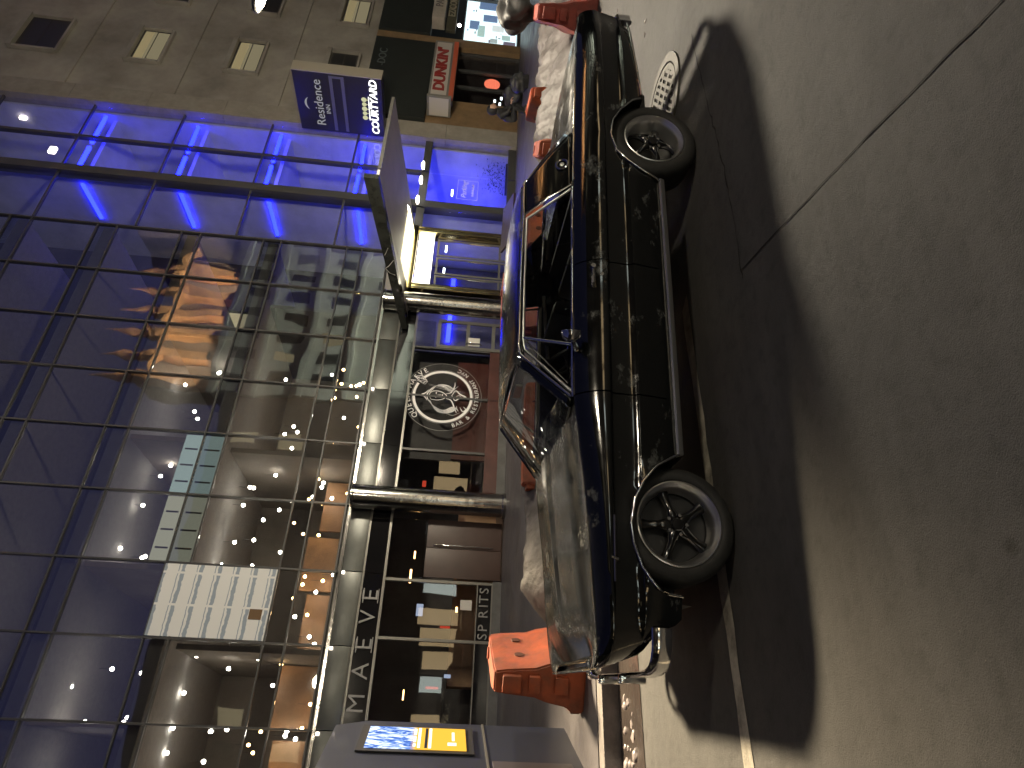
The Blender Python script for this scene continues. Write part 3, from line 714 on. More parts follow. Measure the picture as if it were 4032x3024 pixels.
for i in range(len(XS)-1):
    for j in range(len(ZS)-1):
        z0, z1 = ZS[j], ZS[j+1]
        box('glass_panel', XS[i]+.025, XS[i+1]-.025, FY+.02, FY+.035, z0+.022, z1-.022, spandrel_gl if (z0,z1) in SP else curtain, hotel)
for x in XS: box('mullion', x-.019, x+.019, FY-.03, FY+.10, 3.86, 20, mull_m, hotel)
for z in ZS: box('transom', XS[0], XS[-1], FY-.018, FY+.09, z-.017, z+.017, mull_m, hotel)
# blue-lit stair bay
BX = [12.80,14.90,16.45,18.02]
for i in range(3):
    zz = [3.3,5.6,8.5,11.4,14.3,17.2,20]
    for j in range(len(zz)-1):
        box('glass_panel', BX[i]+.05, BX[i+1]-.05, FY+.02, FY+.035, zz[j]+.03, zz[j+1]-.03, blue_gl, hotel)
for z in (5.6,8.5,11.4,14.3,17.2): box('transom', 12.85, 18.0, FY-.02, FY+.06, z-.03, z+.03, mull_m, hotel)
box('mullion', 14.78, 15.06, FY-.08, FY+.25, .15, 20, mull_m, hotel)
box('mullion', 16.40, 16.50, FY-.03, FY+.12, 3.3, 20, mull_m, hotel)
blue_wall = pm('blue_lit_partition', (.55,.57,.66), .55, var=.2, vscale=.7)
led = emat('blue_led', (.006,.010,1.0), 22.0)
led2 = emat('soft_blue_led', (.008,.012,1.0), 25)
box('stair_wall', 14.98, 15.06, FY+.30, 16.2, .15, 20, blue_wall, hotel)
box('stair_wall', 15.0, 18.0, 15.2, 15.35, .15, 20, blue_wall, hotel)
box('stair_wall', 17.94, 18.02, FY+.25, 15.19, .15, 20, blue_wall, hotel)
box('stair_wall', 12.9, 15.0, 16.2, 16.35, .15, 20, dark_int, hotel)
for z in (8.26, 11.03, 14.06, 5.4):
    box('blue_light_bar', 15.35, 16.36, FY+.30, FY+.37, z-.05, z+.05, led, hotel)
    box('blue_light_bar', 16.55, 17.9, FY+.30, FY+.37, z-.05, z+.05, led, hotel)
    box('blue_light_bar', 14.90, 14.97, FY+.6, FY+2.1, z-.16-.05, z-.16+.05, led, hotel)
    box('landing', 15.1, 17.98, FY+.5, 15.1, z-.30, z-.18, blue_wall, hotel)
for z in (4.4, 6.6, 9.4, 12.4, 15.4):  # unseen point lights added to spread the bars' blue glow
    lamp('blue_fill_light', 'POINT', (16.5,13.6,z), 34*math.exp(-(z-4.4)/5.0), (.02,.035,1.), hotel, .5)
    lamp('blue_fill_light', 'POINT', (13.9,13.6,z), 8, (.02,.035,1.), hotel, .5)
spotw = emat('pale_lamp', (1.,.86,.72), 6.0)
for (x, z) in ((18.0,16.92),(16.52,15.44)): box('stair_lamp', x-.18, x+.1, 13.0, 13.1, z-.11, z+.11, spotw, hotel, .03)
# stone pilaster at the party wall
for k in range(8): box('pilaster_block', 18.03, 18.80, FY-.16, FY+.4, .15+2.5*k, .15+2.5*(k+1)-.012, stone_m, hotel)
# interior slabs and rooms
for z in (3.86, 7.41, 9.78, 12.17, 14.6, 17.1): box('floor_slab', -10, 12.78, FY+.12, 18.2, z-.14, z+.14, ceil_m, hotel)
box('back_wall', -10, 12.78, 17.2, 17.4, 4.0, 7.27, room_m, hotel)
box('back_wall', -10, 12.78, 17.2, 17.4, 7.55, 9.64, room_m, hotel)
box('back_wall', -10, 12.78, 16.2, 16.4, 9.92, 12.03, dark_int, hotel)
box('back_wall', -10, 12.78, 15.2, 15.4, 12.31, 20, dark_int, hotel)
for x in (-.22, 3.0, 6.25, 9.46): box('partition', x-.06, x+.06, FY+.5, 17.2, 7.55, 9.64, room_m, hotel)
for x in (1.4, 6.25, 11.0): box('partition', x-.06, x+.06, 13.2, 17.2, 4.0, 7.27, room_m if x < 10 else dark_int, hotel)
# warm-lit timber bulkhead inside the first floor
for x0, x1 in ((-3.4,-.3),(-.1,1.3),(1.5,3.0),(3.1,4.5),(4.7,6.1)): box('timber_panel', x0, x1, 14.6, 14.7, 4.0, 4.0+rnd.uniform(.9,1.9), warm_room, hotel)
dl = emat('ceiling_lamp_glow', (1.,.93,.80), 62.0); dlw = emat('warm_lamp_glow', (1.,.62,.25), 48.0)
spots = [(4.76,6.32),(4.12,6.9),(4.73,5.52),(3.79,9.62),(3.62,8.97),(4.44,4.83),(2.98,9.9),(2.78,10.6),(3.15,5.0),(1.63,10.61),(1.37,7.11),(1.12,6.32),(2.36,5.04),(1.0,8.9),(.89,8.17),(.6,9.66),(-.1,9.12),(.56,7.18),(-.08,8.3),(-.15,7.22),(-.19,6.39),(-.14,6.05),(-.16,5.3),(-.59,9.84),(-.64,7.21),(7.3,6.28),(6.88,6.0),(5.79,9.23),(6.04,6.27),(5.64,6.86),(5.48,4.66),(4.95,9.43),(5.13,6.92),(5.06,5.97),(8.6,5.1),(9.6,5.0),(-1.4,6.4),(-1.9,8.2),(-1.1,5.1)]
spots += [(round(rnd.uniform(-1.6,9.4),2), round(rnd.choice((rnd.uniform(4.2,5.3),rnd.uniform(4.3,7.1),rnd.uniform(7.7,9.5))),2)) for _ in range(80)]
bmp = bmesh.new()
for k, (x, z) in enumerate(spots):
    warm = z < 5.6 and k % 3 != 0
    bm = bmesh.new(); bmesh.ops.create_uvsphere(bm, u_segments=10, v_segments=6, radius=.045 if not warm else .04, matrix=Matrix.Translation((x,14.2,z)))
    la = bmobj('pendant_lamp', bm, dlw if warm else dl, hotel, smooth=True)
    cyl('lamp_cord', (x,14.2,z+.04), (x,14.2,z+.28), .006, mull_m, la, n=5)
bmp.free()
# lit corner rooms with pale screens
lit_g = emat('lit_room_glow', (.62,.80,.72), .62); lit_y = emat('lit_room_yellow_glow', (.80,.80,.58), .55)
def lit_room(x0, x1, z0, z1, m_):
    f = box('lit_window', x0, x1, FY+.075, FY+.085, z0, z1, m_, hotel)
    for k in range(3):
        xx = x0+(x1-x0)*(k+.7)/3.6; box('glazing_bar', xx-.02, xx+.02, FY+.060, FY+.072, z0+.06, z1-.06, light_frame, f)
lit_room(4.66, 6.2, 7.18, 7.66, lit_g); lit_room(4.66, 6.2, 7.70, 8.12, lit_g)
lit_room(3.04, 4.58, 7.18, 7.66, lit_y); lit_room(3.04, 4.58, 7.70, 8.10, lit_y)
# patterned panel on the glass
def pattern_mat():
    m = bpy.data.materials.new('printed_panel'); m.use_nodes = True; t = m.node_tree; b = t.nodes['Principled BSDF']
    tc = t.nodes.new('ShaderNodeTexCoord'); sp = t.nodes.new('ShaderNodeSeparateXYZ'); t.links.new(tc.outputs['Object'], sp.inputs[0])
    def mth(op, a, bb=None, c=None):
        n = t.nodes.new('ShaderNodeMath'); n.operation = op
        for i, v in enumerate((a, bb, c)):
            if v is None: continue
            if isinstance(v, (int, float)): n.inputs[i].default_value = v
            else: t.links.new(v, n.inputs[i])
        return n.outputs[0]
    fz = mth('FRACT', mth('MULTIPLY', sp.outputs[2], 2.55)); fx = mth('FRACT', mth('MULTIPLY', sp.outputs[0], 1.45))
    n = t.nodes.new('ShaderNodeTexNoise'); n.inputs['Scale'].default_value = 9; t.links.new(tc.outputs['Object'], n.inputs['Vector'])
    w1 = mth('LESS_THAN', mth('ABSOLUTE', mth('SUBTRACT', fz, mth('MULTIPLY_ADD', n.outputs['Fac'], .18, .40))), .10)
    w2 = mth('LESS_THAN', mth('ABSOLUTE', mth('SUBTRACT', fz, mth('MULTIPLY_ADD', n.outputs['Fac'], .10, .68))), .025)
    g = mth('GREATER_THAN', fx, .07)
    fac = mth('MULTIPLY', mth('MAXIMUM', w1, w2), g)
    mx = t.nodes.new('ShaderNodeMix'); mx.data_type = 'RGBA'; mx.inputs['A'].default_value = (.62,.61,.56,1); mx.inputs['B'].default_value = (.25,.29,.32,1)
    t.links.new(fac, mx.inputs['Factor']); t.links.new(mx.outputs['Result'], b.inputs['Base Color'])
    t.links.new(mx.outputs['Result'], b.inputs['Emission Color']); b.inputs['Emission Strength'].default_value = .20
    return m
pp = box('backlit_panel', 1.44, 2.97, FY-.02, FY+.015, 5.22, 7.66, pattern_mat(), hotel)
pp['label'] = 'backlit white panel printed with grey blocks on the glass'
box('notice', 1.86, 2.08, FY-.03, FY-.02, 5.36, 5.63, pm('brown_notice', (.16,.09,.035), .6), hotel)
# metal fascia with joints, black sign band and base
for i in range(len(XS)-1):
    if XS[i+1] <= 11.2:
        box('fascia_panel', XS[i]+.008, XS[i+1]-.008, FY-.10, FY+.10, 3.33, 3.80, metal_g, hotel, .008)
        box('sign_band', XS[i]+.004, XS[i+1]-.004, FY-.05, FY+.05, 2.86, 3.29, black_gl, hotel)
box('fascia_trim', XS[0], 11.12, FY-.13, FY-.09, 3.80, 3.86, steel, hotel)
box('fascia_trim', XS[0], 11.12, FY-.07, FY-.04, 3.285, 3.33, light_frame, hotel)
box('fascia_trim', XS[0], 11.12, FY-.07, FY-.04, 2.80, 2.855, light_frame, hotel)
for k in range(7):
    x = -1.9+k*1.62; box('fascia_lamp', x-.03, x+.03, FY-.15, FY-.11, 3.72, 3.78, spotw, hotel)
# storefront bays: glass, posts and sills
bays = [(-10,-6.7),(-6.7,-3.4),(-3.4,-.3),(-.3,1.62),(1.62,2.90),(5.02,6.20),(6.20,7.80),(7.80,9.36)]
for a, b in bays:
    box('shop_window', a+.03, b-.03, FY, FY+.02, .70, 2.80, store_gl, hotel)
    box('window_post', b-.03, b+.03, FY-.04, FY+.06, .36, 2.80, light_frame if b < 3 else mull_m, hotel)
box('sign_band', -10, 2.90, FY-.03, FY+.06, .37, .68, black_gl, hotel)
box('sill_trim', -10, 2.92, FY-.05, FY-.03, .68, .705, light_frame, hotel)
box('sill_trim', -10, 2.92, FY-.05, FY-.03, .345, .37, light_frame, hotel)
box('sill', 5.0, 9.4, FY-.04, FY+.08, .36, .69, pm('dark_red_bulkhead', (.07,.022,.018), .4, var=.3, vscale=2), hotel)
box('plinth', -10, 2.95, FY-.08, FY+.1, .15, .345, pm('grey_plinth', (.10,.10,.10), .5, var=.25, vscale=3), hotel)
box('plinth', 4.9, 9.4, FY-.08, FY+.1, .15, .36, MATS['grey_plinth'], hotel)
# dark red interior wall behind the emblem bay and the bar beyond
box('bar_wall', 6.25, 9.30, FY+.5, FY+.58, .36, 1.55, pm('oxblood_panel', (.10,.028,.020), .35, var=.25, vscale=2), hotel)
box('bar_wall', 6.25, 9.30, FY+.65, FY+.72, 1.55, 2.8, dark_int, hotel)
box('bar_back_wall', -10, 6.2, 16.5, 16.7, .15, 3.7, dark_int, hotel)
box('bar_floor', -10, 18, FY+.1, 17, .10, .15, floor_int, hotel)
box('bar_ceiling', -10, 11.2, FY+.12, 17, 3.45, 3.6, dark_int, hotel)
bar_w = emat('bar_lamp_glow', (1.,.55,.2), 9.0); bar_c = emat('bar_screen_glow', (.65,.75,1.), .7); bar_r = emat('bar_red_glow', (1.,.10,.05), .6); bar_white = emat('bar_white_lamp', (1.,.95,.85), 40.)
for (x, y, z, dx, dz, m_) in ((3.6,14.5,2.35,.35,.05,bar_w),(4.2,14.6,2.3,.2,.04,bar_w),(2.55,13.6,2.0,.28,.16,bar_c),(2.3,14.2,1.35,.05,.25,bar_r),(2.65,13.8,1.1,.12,.05,bar_w),(5.5,13.4,1.0,.22,.05,bar_w),(5.4,13.6,1.55,.1,.13,bar_r),(5.8,13.5,2.2,.16,.10,bar_r),(5.5,13.8,1.35,.16,.13,bar_white if False else bar_c),(.7,14.,2.2,.22,.03,bar_w),(.9,14.2,1.55,.05,.3,bar_r),(1.2,14.4,1.2,.08,.16,bar_c),(-.3,14.2,1.9,.3,.04,bar_w)):
    box('bar_light', x-dx/2, x+dx/2, y, y+.04, z-dz/2, z+dz/2, m_, hotel)
box('bar_counter', 1.0, 5.8, 14.6, 15.1, .15, 1.2, warm_room, hotel, .02)
# small white cards inside the windows
card = pm('paper_notice', (.6,.58,.54), .7)
box('notice', 2.30, 2.52, FY-.012, FY-.004, .80, 1.06, card, hotel)
# steel columns
for x in (4.71, 10.66):
    bm = bmesh.new(); add_lathe(bm, [(.30,.15),(.30,.22),(.285,.24),(.285,3.74),(.30,3.76),(.30,3.80)], 40, Matrix.Translation((x,FY-.35,0)))
    bmobj('column', bm, steel, hotel, smooth=True)
# brown service doors
brown = pm('brown_service_door', (.060,.034,.028), .45, var=.12, vscale=3)
sd_ = box('service_door', 2.98, 3.665, FY-.06, FY-.02, .18, 1.95, brown, hotel, .006); sd2 = box('service_door', 3.675, 4.36, FY-.06, FY-.02, .18, 1.95, brown, hotel, .006)
tube('pull_handle', [(3.73,FY-.09,.38),(3.73,FY-.11,.42),(3.73,FY-.11,1.74),(3.73,FY-.09,1.78)], .014, chrome, sd2)
box('transom_window', 2.98, 4.36, FY, FY+.02, 1.99, 2.80, store_gl, hotel)
# pale framed bar door next to the second column
bd = box('bar_door', 9.42, 10.30, FY-.02, FY+.0, .22, 2.15, store_gl, hotel)
for x in (9.42, 10.30): box('door_stile', x-.05, x+.05, FY-.06, FY-.025, .2, 2.2, light_frame, bd)
for z in (.24, .62, 1.35, 2.17): box('door_rail', 9.47, 10.25, FY-.055, FY-.025, z-.05, z+.05, light_frame, bd)
tube('door_handle', [(9.55,FY-.07,.95),(9.55,FY-.13,.98),(9.55,FY-.13,1.35),(9.55,FY-.07,1.38)], .016, chrome, bd)
box('transom_window', 9.42, 10.30, FY, FY+.02, 2.28, 2.80, store_gl, hotel)
box('notice', 9.50, 9.78, FY-.075, FY-.062, 1.0, 1.33, card, hotel)
# hotel entrance: brass posts, bright sign boxes, framed glass doors
for x in (11.32, 13.58):
    box('entrance_post', x-.10, x+.10, FY-.30, FY+.1, .15, 3.25, brass, hotel, .01)
    for dx in (-.06, .06): box('post_flute', x+dx-.012, x+dx+.012, FY-.315, FY-.30, .3, 3.2, steel, hotel)
box('entrance_header', 11.2, 13.7, FY-.32, FY+.1, 3.10, 3.26, brass, hotel, .01)
sign_glow = emat('warm_sign_glow', (1.,.93,.70), 5.0); sign_glow2 = emat('yellow_sign_glow', (1.,.90,.55), 7.0)
sb_ = box('sign_box', 11.43, 13.47, FY-.25, FY-.10, 2.60, 3.06, sign_glow, hotel, .01)
scr = [(11.75+1.4*t, FY-.262, 2.83+.05*math.sin(26*t)+.03*math.sin(11*t)) for t in np.linspace(0,1,50)]
tube('script_line', scr, .012, pm('gold_script', (.5,.38,.12), .4), sb_, 5)
for x0, x1 in ((11.42,12.0),(12.05,12.72),(12.77,13.46)):
    d_ = box('entrance_door', x0, x1, FY, FY+.02, .18, 2.50, store_gl, hotel)
    for x in (x0+.03, x1-.03): box('door_stile', x-.03, x+.03, FY-.03, FY-.003, .18, 2.5, light_frame, d_)
    for z in (.22,.55,2.46): box('door_rail', x0+.06, x1-.06, FY-.03, FY-.003, z-.03, z+.03, light_frame, d_)
    cyl('pull_bar', (x1-.12,FY-.06,.8), (x1-.12,FY-.06,1.5), .012, chrome, d_, n=10)
for x0, x1 in ((13.72,14.75),(15.10,16.42),(16.48,17.98)):
    box('lobby_window', x0, x1, FY, FY+.02, .42, 3.05, blue_gl, hotel)
    box('sill', x0, x1, FY-.05, FY+.08, .15, .42, mull_m, hotel)
    box('window_head', x0, x1, FY-.04, FY+.06, 3.05, 3.3, mull_m, hotel)
# lobby interior: blue back wall, white lamps, light strips, plants
box('lobby_wall', 11.2, 14.9, 15.2, 15.3, .15, 3.6, pm('lobby_blue_wall', (.10,.10,.2), .5, var=.3, vscale=1.2), hotel)
box('blue_light_bar', 15.2, 17.9, 15.10, 15.16, 2.55, 2.65, led, hotel); box('blue_light_bar', 15.2, 17.9, 15.10, 15.16, 1.2, 1.5, led2, hotel); box('blue_light_bar', 11.6, 14.4, 15.10, 15.16, 1.9, 2.05, led2, hotel)
strip_w = emat('white_strip_glow', (.85,.9,1.), 12.)
for x in (11.7, 12.3, 13.2, 14.2, 15.9, 16.9): box('strip_lamp', x, x+.28, 13.6, 13.64, 2.25, 2.31, strip_w, hotel)
for x, z in ((16.2,3.18),(15.5,3.18),(14.6,3.2)):
    bm = bmesh.new(); add_lathe(bm, [(.001,0),(.12,.01),(.14,.06),(.06,.10)], 16, Matrix.Translation((x,FY-.5,z))); bmobj('down_light', bm, emat('down_light_glow_%d' % int(x*10), (1.,.92,.8), 12.), hotel, smooth=True)
# framed decal on the lobby window
decal = pm('white_decal', (.7,.7,.75), .6)
for a, b_, c_, d_ in ((15.35,16.25,1.38,1.395),(15.35,16.25,2.05,2.065),(15.35,15.365,1.38,2.065),(16.235,16.25,1.38,2.065)): box('decal_line', a, b_, FY-.014, FY-.006, c_, d_, decal, hotel)
text('decal_text', 'Parking', .26, (15.8,FY-.012,1.83), decal, hotel, shear=.25)
for k in range(9): box('decal_line', 15.52+k*.065, 15.565+k*.065, FY-.014, FY-.006, 1.51, 1.59-.03*(k % 2), decal, hotel)
# letters on the fascia and sill
maeve = thing('sign_letters', 'silver raised letters MAEVE on the black band over the bar window', 'sign', (1.4,FY-.06,2.88))
for ch, x in (('E',2.50),('V',2.03),('E',1.46),('A',.92),('M',.30)):
    text('letter', ch, .50, (x,FY-.075,3.07), letter_m, maeve, depth=.03, bold=-.003, sx=1.02)
    # serifs
    if ch == 'E':
        for z in (2.905, 3.235): box('serif', x-.17, x+.15, FY-.088, FY-.064, z-.010, z+.010, letter_m, maeve)
queen = thing('sign_letters', 'silver raised letters QUEEN on the black band beside the street kiosk', 'sign', (-1.9,FY-.06,2.88))
for ch, x in zip('QUEEN', (-3.0,-2.45,-1.9,-1.42,-.85)): text('letter', ch, .50, (x,FY-.075,3.07), letter_m, queen, depth=.03)
spi = thing('sign_letters', 'grey raised letters SP RITS on the low black band under the window', 'sign', (2.3,FY-.04,.38))
for ch, x in zip('SPRITS', (1.74,1.92,2.22,2.40,2.55,2.74)): text('letter', ch, .30, (x,FY-.045,.525), letter_m, spi, depth=.02)

# round emblem decal on the bar window
em = thing('emblem_decal', 'round white line-drawn emblem of a queen with spear on the bar window', 'sign', (7.82,FY-.03,.9))
EC = Vector((7.82, FY-.028, 1.90))
emw = pm('white_vinyl', (.72,.70,.66), .6, emit=(1,.97,.92), estr=.14)  # slight glow put into the vinyl to brighten it; not a light source
emg = pm('grey_vinyl', (.42,.41,.40), .6)
def ep(x, z, dy=0.): return (EC.x+x, EC.y+dy, EC.z+z)
def flat_ring(name, r0, r1, mat, a0=0, a1=2*math.pi, dy=0.):
    n = 72; V = []; F = []
    for k in range(n+1):
        a = a0+(a1-a0)*k/n; V += [ep(r0*math.cos(a), r0*math.sin(a), dy), ep(r1*math.cos(a), r1*math.sin(a), dy)]
        if k: F.append((2*k-2,2*k-1,2*k+1,2*k))
    return mesh(name, V, F, mat, em)
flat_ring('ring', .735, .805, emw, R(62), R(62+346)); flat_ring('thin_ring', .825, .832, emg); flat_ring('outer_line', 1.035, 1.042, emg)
def arc_text(s, r, a0, a1, size, flip):
    n = len(s)
    for i, ch in enumerate(s):
        if ch == ' ': continue
        a = R(a0+(a1-a0)*i/(n-1)); rad = Vector((math.cos(a),0,math.sin(a)))
        zd = rad if not flip else -rad; xd = Vector((math.sin(a),0,-math.cos(a))) if not flip else Vector((-math.sin(a),0,math.cos(a)))
        text('letter', ch, size, tuple(EC+rad*r), emw, em, tuple(xd), tuple(zd), depth=.004)
arc_text('QUEEN MAEVE', .925, 132, 34, .20, False); arc_text('BAR & RESTAURANT NYC', .925, 202, 334, .155, True)
def stroke(pts, wid=.012, mat=None, n=24):
    P = [np.array(p, float) for p in pts]; out = []
    # Catmull-Rom through the control points
    Q = [2*P[0]-P[1]]+P+[2*P[-1]-P[-2]]
    for i in range(1, len(Q)-2):
        for t in np.linspace(0,1,max(3,n//len(P)),endpoint=False):
            a,b,c_,d = Q[i-1],Q[i],Q[i+1],Q[i+2]
            out.append(.5*((2*b)+(-a+c_)*t+(2*a-5*b+4*c_-d)*t*t+(-a+3*b-3*c_+d)*t**3))
    out.append(P[-1]); V = []; F = []
    for i, p in enumerate(out):
        a = out[max(i-1,0)]; b = out[min(i+1,len(out)-1)]; t = (b-a)/(np.linalg.norm(b-a)+1e-9); nn = np.array((-t[1],t[0]))
        ww = wid*(.35+.65*math.sin(math.pi*i/(len(out)-1)))
        for sg in (1,-1): V.append(ep(p[0]+nn[0]*ww*sg, p[1]+nn[1]*ww*sg, -.004))
        if i: F.append((2*i-2,2*i-1,2*i+1,2*i))
    return mesh('drawn_line', V, F, mat or emw, em)
# hair, face, crown and mantle lines
for k in range(9):
    o = k*.045
    stroke([(-.10-o*.2,.42-o*.3),(-.32-o*.4,.20-o*.2),(-.42-o*.25,-.05-o*.3),(-.30-o*.3,-.30-o*.15),(-.44+o*.5,-.46+o*.2)], .013 if k % 2 else .007, emw if k % 2 else emg, 40)
for k in range(6):
    o = k*.05
    stroke([(.05+o*.2,.44-o*.4),(.26+o*.3,.28-o*.5),(.30+o*.2,.05-o*.6),(.16+o*.4,-.20-o*.3),(.36-o*.2,-.40+o*.1)], .009, emw if k % 3 else emg, 36)
stroke([(-.12,.30),(.02,.36),(.13,.28),(.15,.12),(.10,-.02),(.02,-.10),(-.08,-.02),(-.13,.14),(-.12,.30)], .012, emw, 60)
stroke([(-.16,.40),(-.06,.47),(0,.56),(.06,.47),(.17,.38)], .018); stroke([(-.18,.36),(0,.42),(.19,.34)], .014)
stroke([(-.07,.17),(-.03,.19),(.0,.17)], .012); stroke([(.05,.17),(.09,.18),(.12,.16)], .012); stroke([(.03,.14),(.035,.06),(.05,.05)], .007); stroke([(-.02,.0),(.03,.012),(.07,0)], .012)
stroke([(-.06,-.10),(-.12,-.24),(-.34,-.34),(-.48,-.40)], .016); stroke([(.08,-.08),(.14,-.22),(.34,-.30),(.46,-.30)], .016)
stroke([(.04,-.24),(.20,-.34),(.10,-.46),(.02,-.62),(-.02,-.46),(-.10,-.34),(.04,-.24)], .02, emw, 60); stroke([(.02,-.36),(.06,-.44),(.01,-.5)], .014, emg)
stroke([(-.30,-.48),(-.42,-.56),(-.36,-.64),(-.28,-.58)], .014); stroke([(-.50,-.1),(-.56,-.3),(-.46,-.5)], .008, emg)
# spear: shaft and diamond head breaking the ring
stroke([(.32,.40),(.22,.0),(.12,-.60)], .006, emg); stroke([(.36,.42),(.26,.0),(.16,-.60)], .006, emg)
V = [ep(.44,.72,-.006),ep(.33,.50,-.006),ep(.42,.44,-.006),ep(.56,.58,-.006)]; 
for a, b_ in ((0,1),(1,2),(2,3),(3,0),(0,2)): tube('spear_outline', [V[a], V[b_]], .010, emg, em, 5)
V2 = [ep(.56,.80),ep(.36,.56),ep(.46,.46),ep(.60,.60)]
for a, b_ in ((0,1),(1,2),(2,3),(3,0),(0,2)): tube('spear_outline', [V2[a], V2[b_]], .009, emw, em, 5)

# ------------------------------------------------------------------ canopy and hanging blade sign
can = thing('entrance_canopy', 'upswept hotel entrance canopy with dark stone edge and white underside', 'canopy', (12.5,12.2,3.2))
dark_marble = pm('dark_veined_marble', (.030,.032,.028), .18, col2=(.012,.013,.012), vscale=4, coat=.3)
white_soffit = pm('white_soffit', (.62,.60,.58), .5, var=.08, vscale=2)
a0, a1 = Vector((11.10,7.95,3.78)), Vector((9.83,12.15,3.05))
def beam(name, p0, p1, w0, h0, w1, h1, mat, parent):
    V = []
    for p, w_, h_ in ((p0,w0,h0),(p1,w1,h1)):
        for dx, dz in ((0,0),(w_,0),(w_,h_),(0,h_)): V.append((p.x+dx, p.y, p.z+dz))
    return mesh(name, V, [(0,3,2,1),(4,5,6,7),(0,1,5,4),(1,2,6,5),(2,3,7,6),(3,0,4,7)], mat, parent)
beam('edge_beam', a0, a1, .14, .35, .30, .17, dark_marble, can)
# pale veins standing slightly proud of the marble
vein = pm('pale_vein', (.5,.49,.46), .3)
for (t0, h0, t1, h1) in ((.50,.02,.56,.27),(.56,.27,.60,.05),(.42,.1,.47,.22)):
    def onb(t, h): p = a0.lerp(a1, t); return (p.x-.004, p.y-.002, p.z+h)
    tube('marble_vein', [onb(t0,h0), onb((t0+t1)/2+.01,(h0+h1)/2+.02), onb(t1,h1)], .007, vein, can, 5)
mesh('soffit', [(11.24,7.95,3.78),(13.92,7.78,3.72),(13.72,12.2,3.24),(11.24,12.2,3.24),(11.24,7.95,3.84),(13.92,7.78,3.78),(13.72,12.2,3.30),(11.24,12.2,3.30)], [(0,1,2,3),(7,6,5,4),(0,4,5,1),(1,5,6,2),(2,6,7,3),(3,7,4,0)], white_soffit, can)
mesh('soffit', [(11.10,12.2,3.24),(10.15,12.2,3.06),(11.22,8.4,3.72),(11.22,12.2,3.24),(11.10,12.2,3.30),(10.15,12.2,3.12),(11.22,8.4,3.78),(11.22,12.2,3.30)], [(0,1,2,3),(4,7,6,5)], white_soffit, can)
for y0, y1 in ((8.6,10.0),(10.3,11.4)):
    z = lambda y: 3.78-(y-7.95)/(12.2-7.95)*.54-.012
    mesh('led_strip', [(13.35,y0,z(y0)),(13.45,y0,z(y0)),(13.43,y1,z(y1)),(13.33,y1,z(y1))], [(0,1,2,3)], emat('canopy_strip_glow_%d' % int(y0*10), (.98,.93,.95), 110.), can)
mesh('light_panel', [(11.45,11.05,3.362),(13.45,11.05,3.350),(13.45,12.0,3.236),(11.45,12.0,3.242)], [(0,1,2,3)], sign_glow2, can)
box('front_lip', 11.24, 13.92, 7.74, 7.80, 3.72, 3.80, light_frame, can)

bs = thing('blade_sign', 'dark double hotel sign box with white lettering projecting from the stone pilaster', 'sign', (18.0,12.1,4.75))
navy = pm('dark_sign_face', (.026,.024,.020), .4)
gold_edge = pm('gold_metal_edge', (.46,.42,.33), .4, .25)
BXs = 17.90; By0, By1, Bz0, Bz1 = 10.06, 12.22, 4.72, 7.50
box('sign_case', BXs, BXs+.46, By0, By1, Bz0, Bz1, navy, bs)
box('edge_strip', BXs-.005, BXs+.465, By0-.03, By0-.004, Bz0-.02, Bz1+.02, gold_edge, bs)
pale_l = pm('pale_sign_bar', (.12,.12,.16), .4)
for z in (5.95, 6.32): box('divider', BXs-.012, BXs-.003, By0+.06, By1-.06, z-.05, z+.05, pale_l, bs)
box('divider', BXs-.012, BXs-.003, By0+.06, By0+.14, 6.0, 6.27, pale_l, bs)
sl = emat('white_sign_letter', (1.,1.,.96), 2.4); sl2 = emat('dim_sign_letter', (.75,.75,.8), .35); sl3 = emat('green_gold_glow', (.75,.75,.45), .8)
XD = (0,-1,0)
text('lettering', 'COURTYARD', .335, (BXs-.012,11.12,4.98), sl, bs, XD, bold=.006, shear=.12, depth=.01)
text('lettering', 'Residence', .42, (BXs-.012,11.15,6.78), sl2, bs, XD, depth=.01)
text('lettering', 'INN', .20, (BXs-.012,11.35,6.50), sl2, bs, XD, depth=.01)
def arc_sym(c, r, a0, a1, wid):
    V = []; F = []; n = 20
    for k in range(n+1):
        a = R(a0+(a1-a0)*k/n); ww = wid*math.sin(math.pi*k/n)
        for rr in (r-ww, r+ww): V.append((BXs-.012, c[0]-rr*math.cos(a), c[1]+rr*math.sin(a)))
        if k: F.append((2*k-2,2*k-1,2*k+1,2*k))
    return mesh('crescent', V, F, sl2, bs)
arc_sym((11.2,6.92), .30, 40, 140, .035)
# leafy crest over the lower lettering: a row of round crowns on stems
for k in range(5):
    y = 11.52-.17*k; bm = bmesh.new(); add_cyl(bm, (BXs-.008,y,5.31), (BXs-.014,y,5.31), .085-.012*(k % 2), n=16); bmobj('tree_crest', bm, sl3, bs)
    box('crest_stem', BXs-.014, BXs-.008, y-.012, y+.012, 5.17, 5.24, sl3, bs)
box('crest_line', BXs-.014, BXs-.008, 10.72, 11.6, 5.145, 5.17, sl, bs)
for z in (5.1, 7.1): cyl('bracket', (18.15,12.14,z), (18.15,12.10,z), .05, mull_m, bs, n=12)

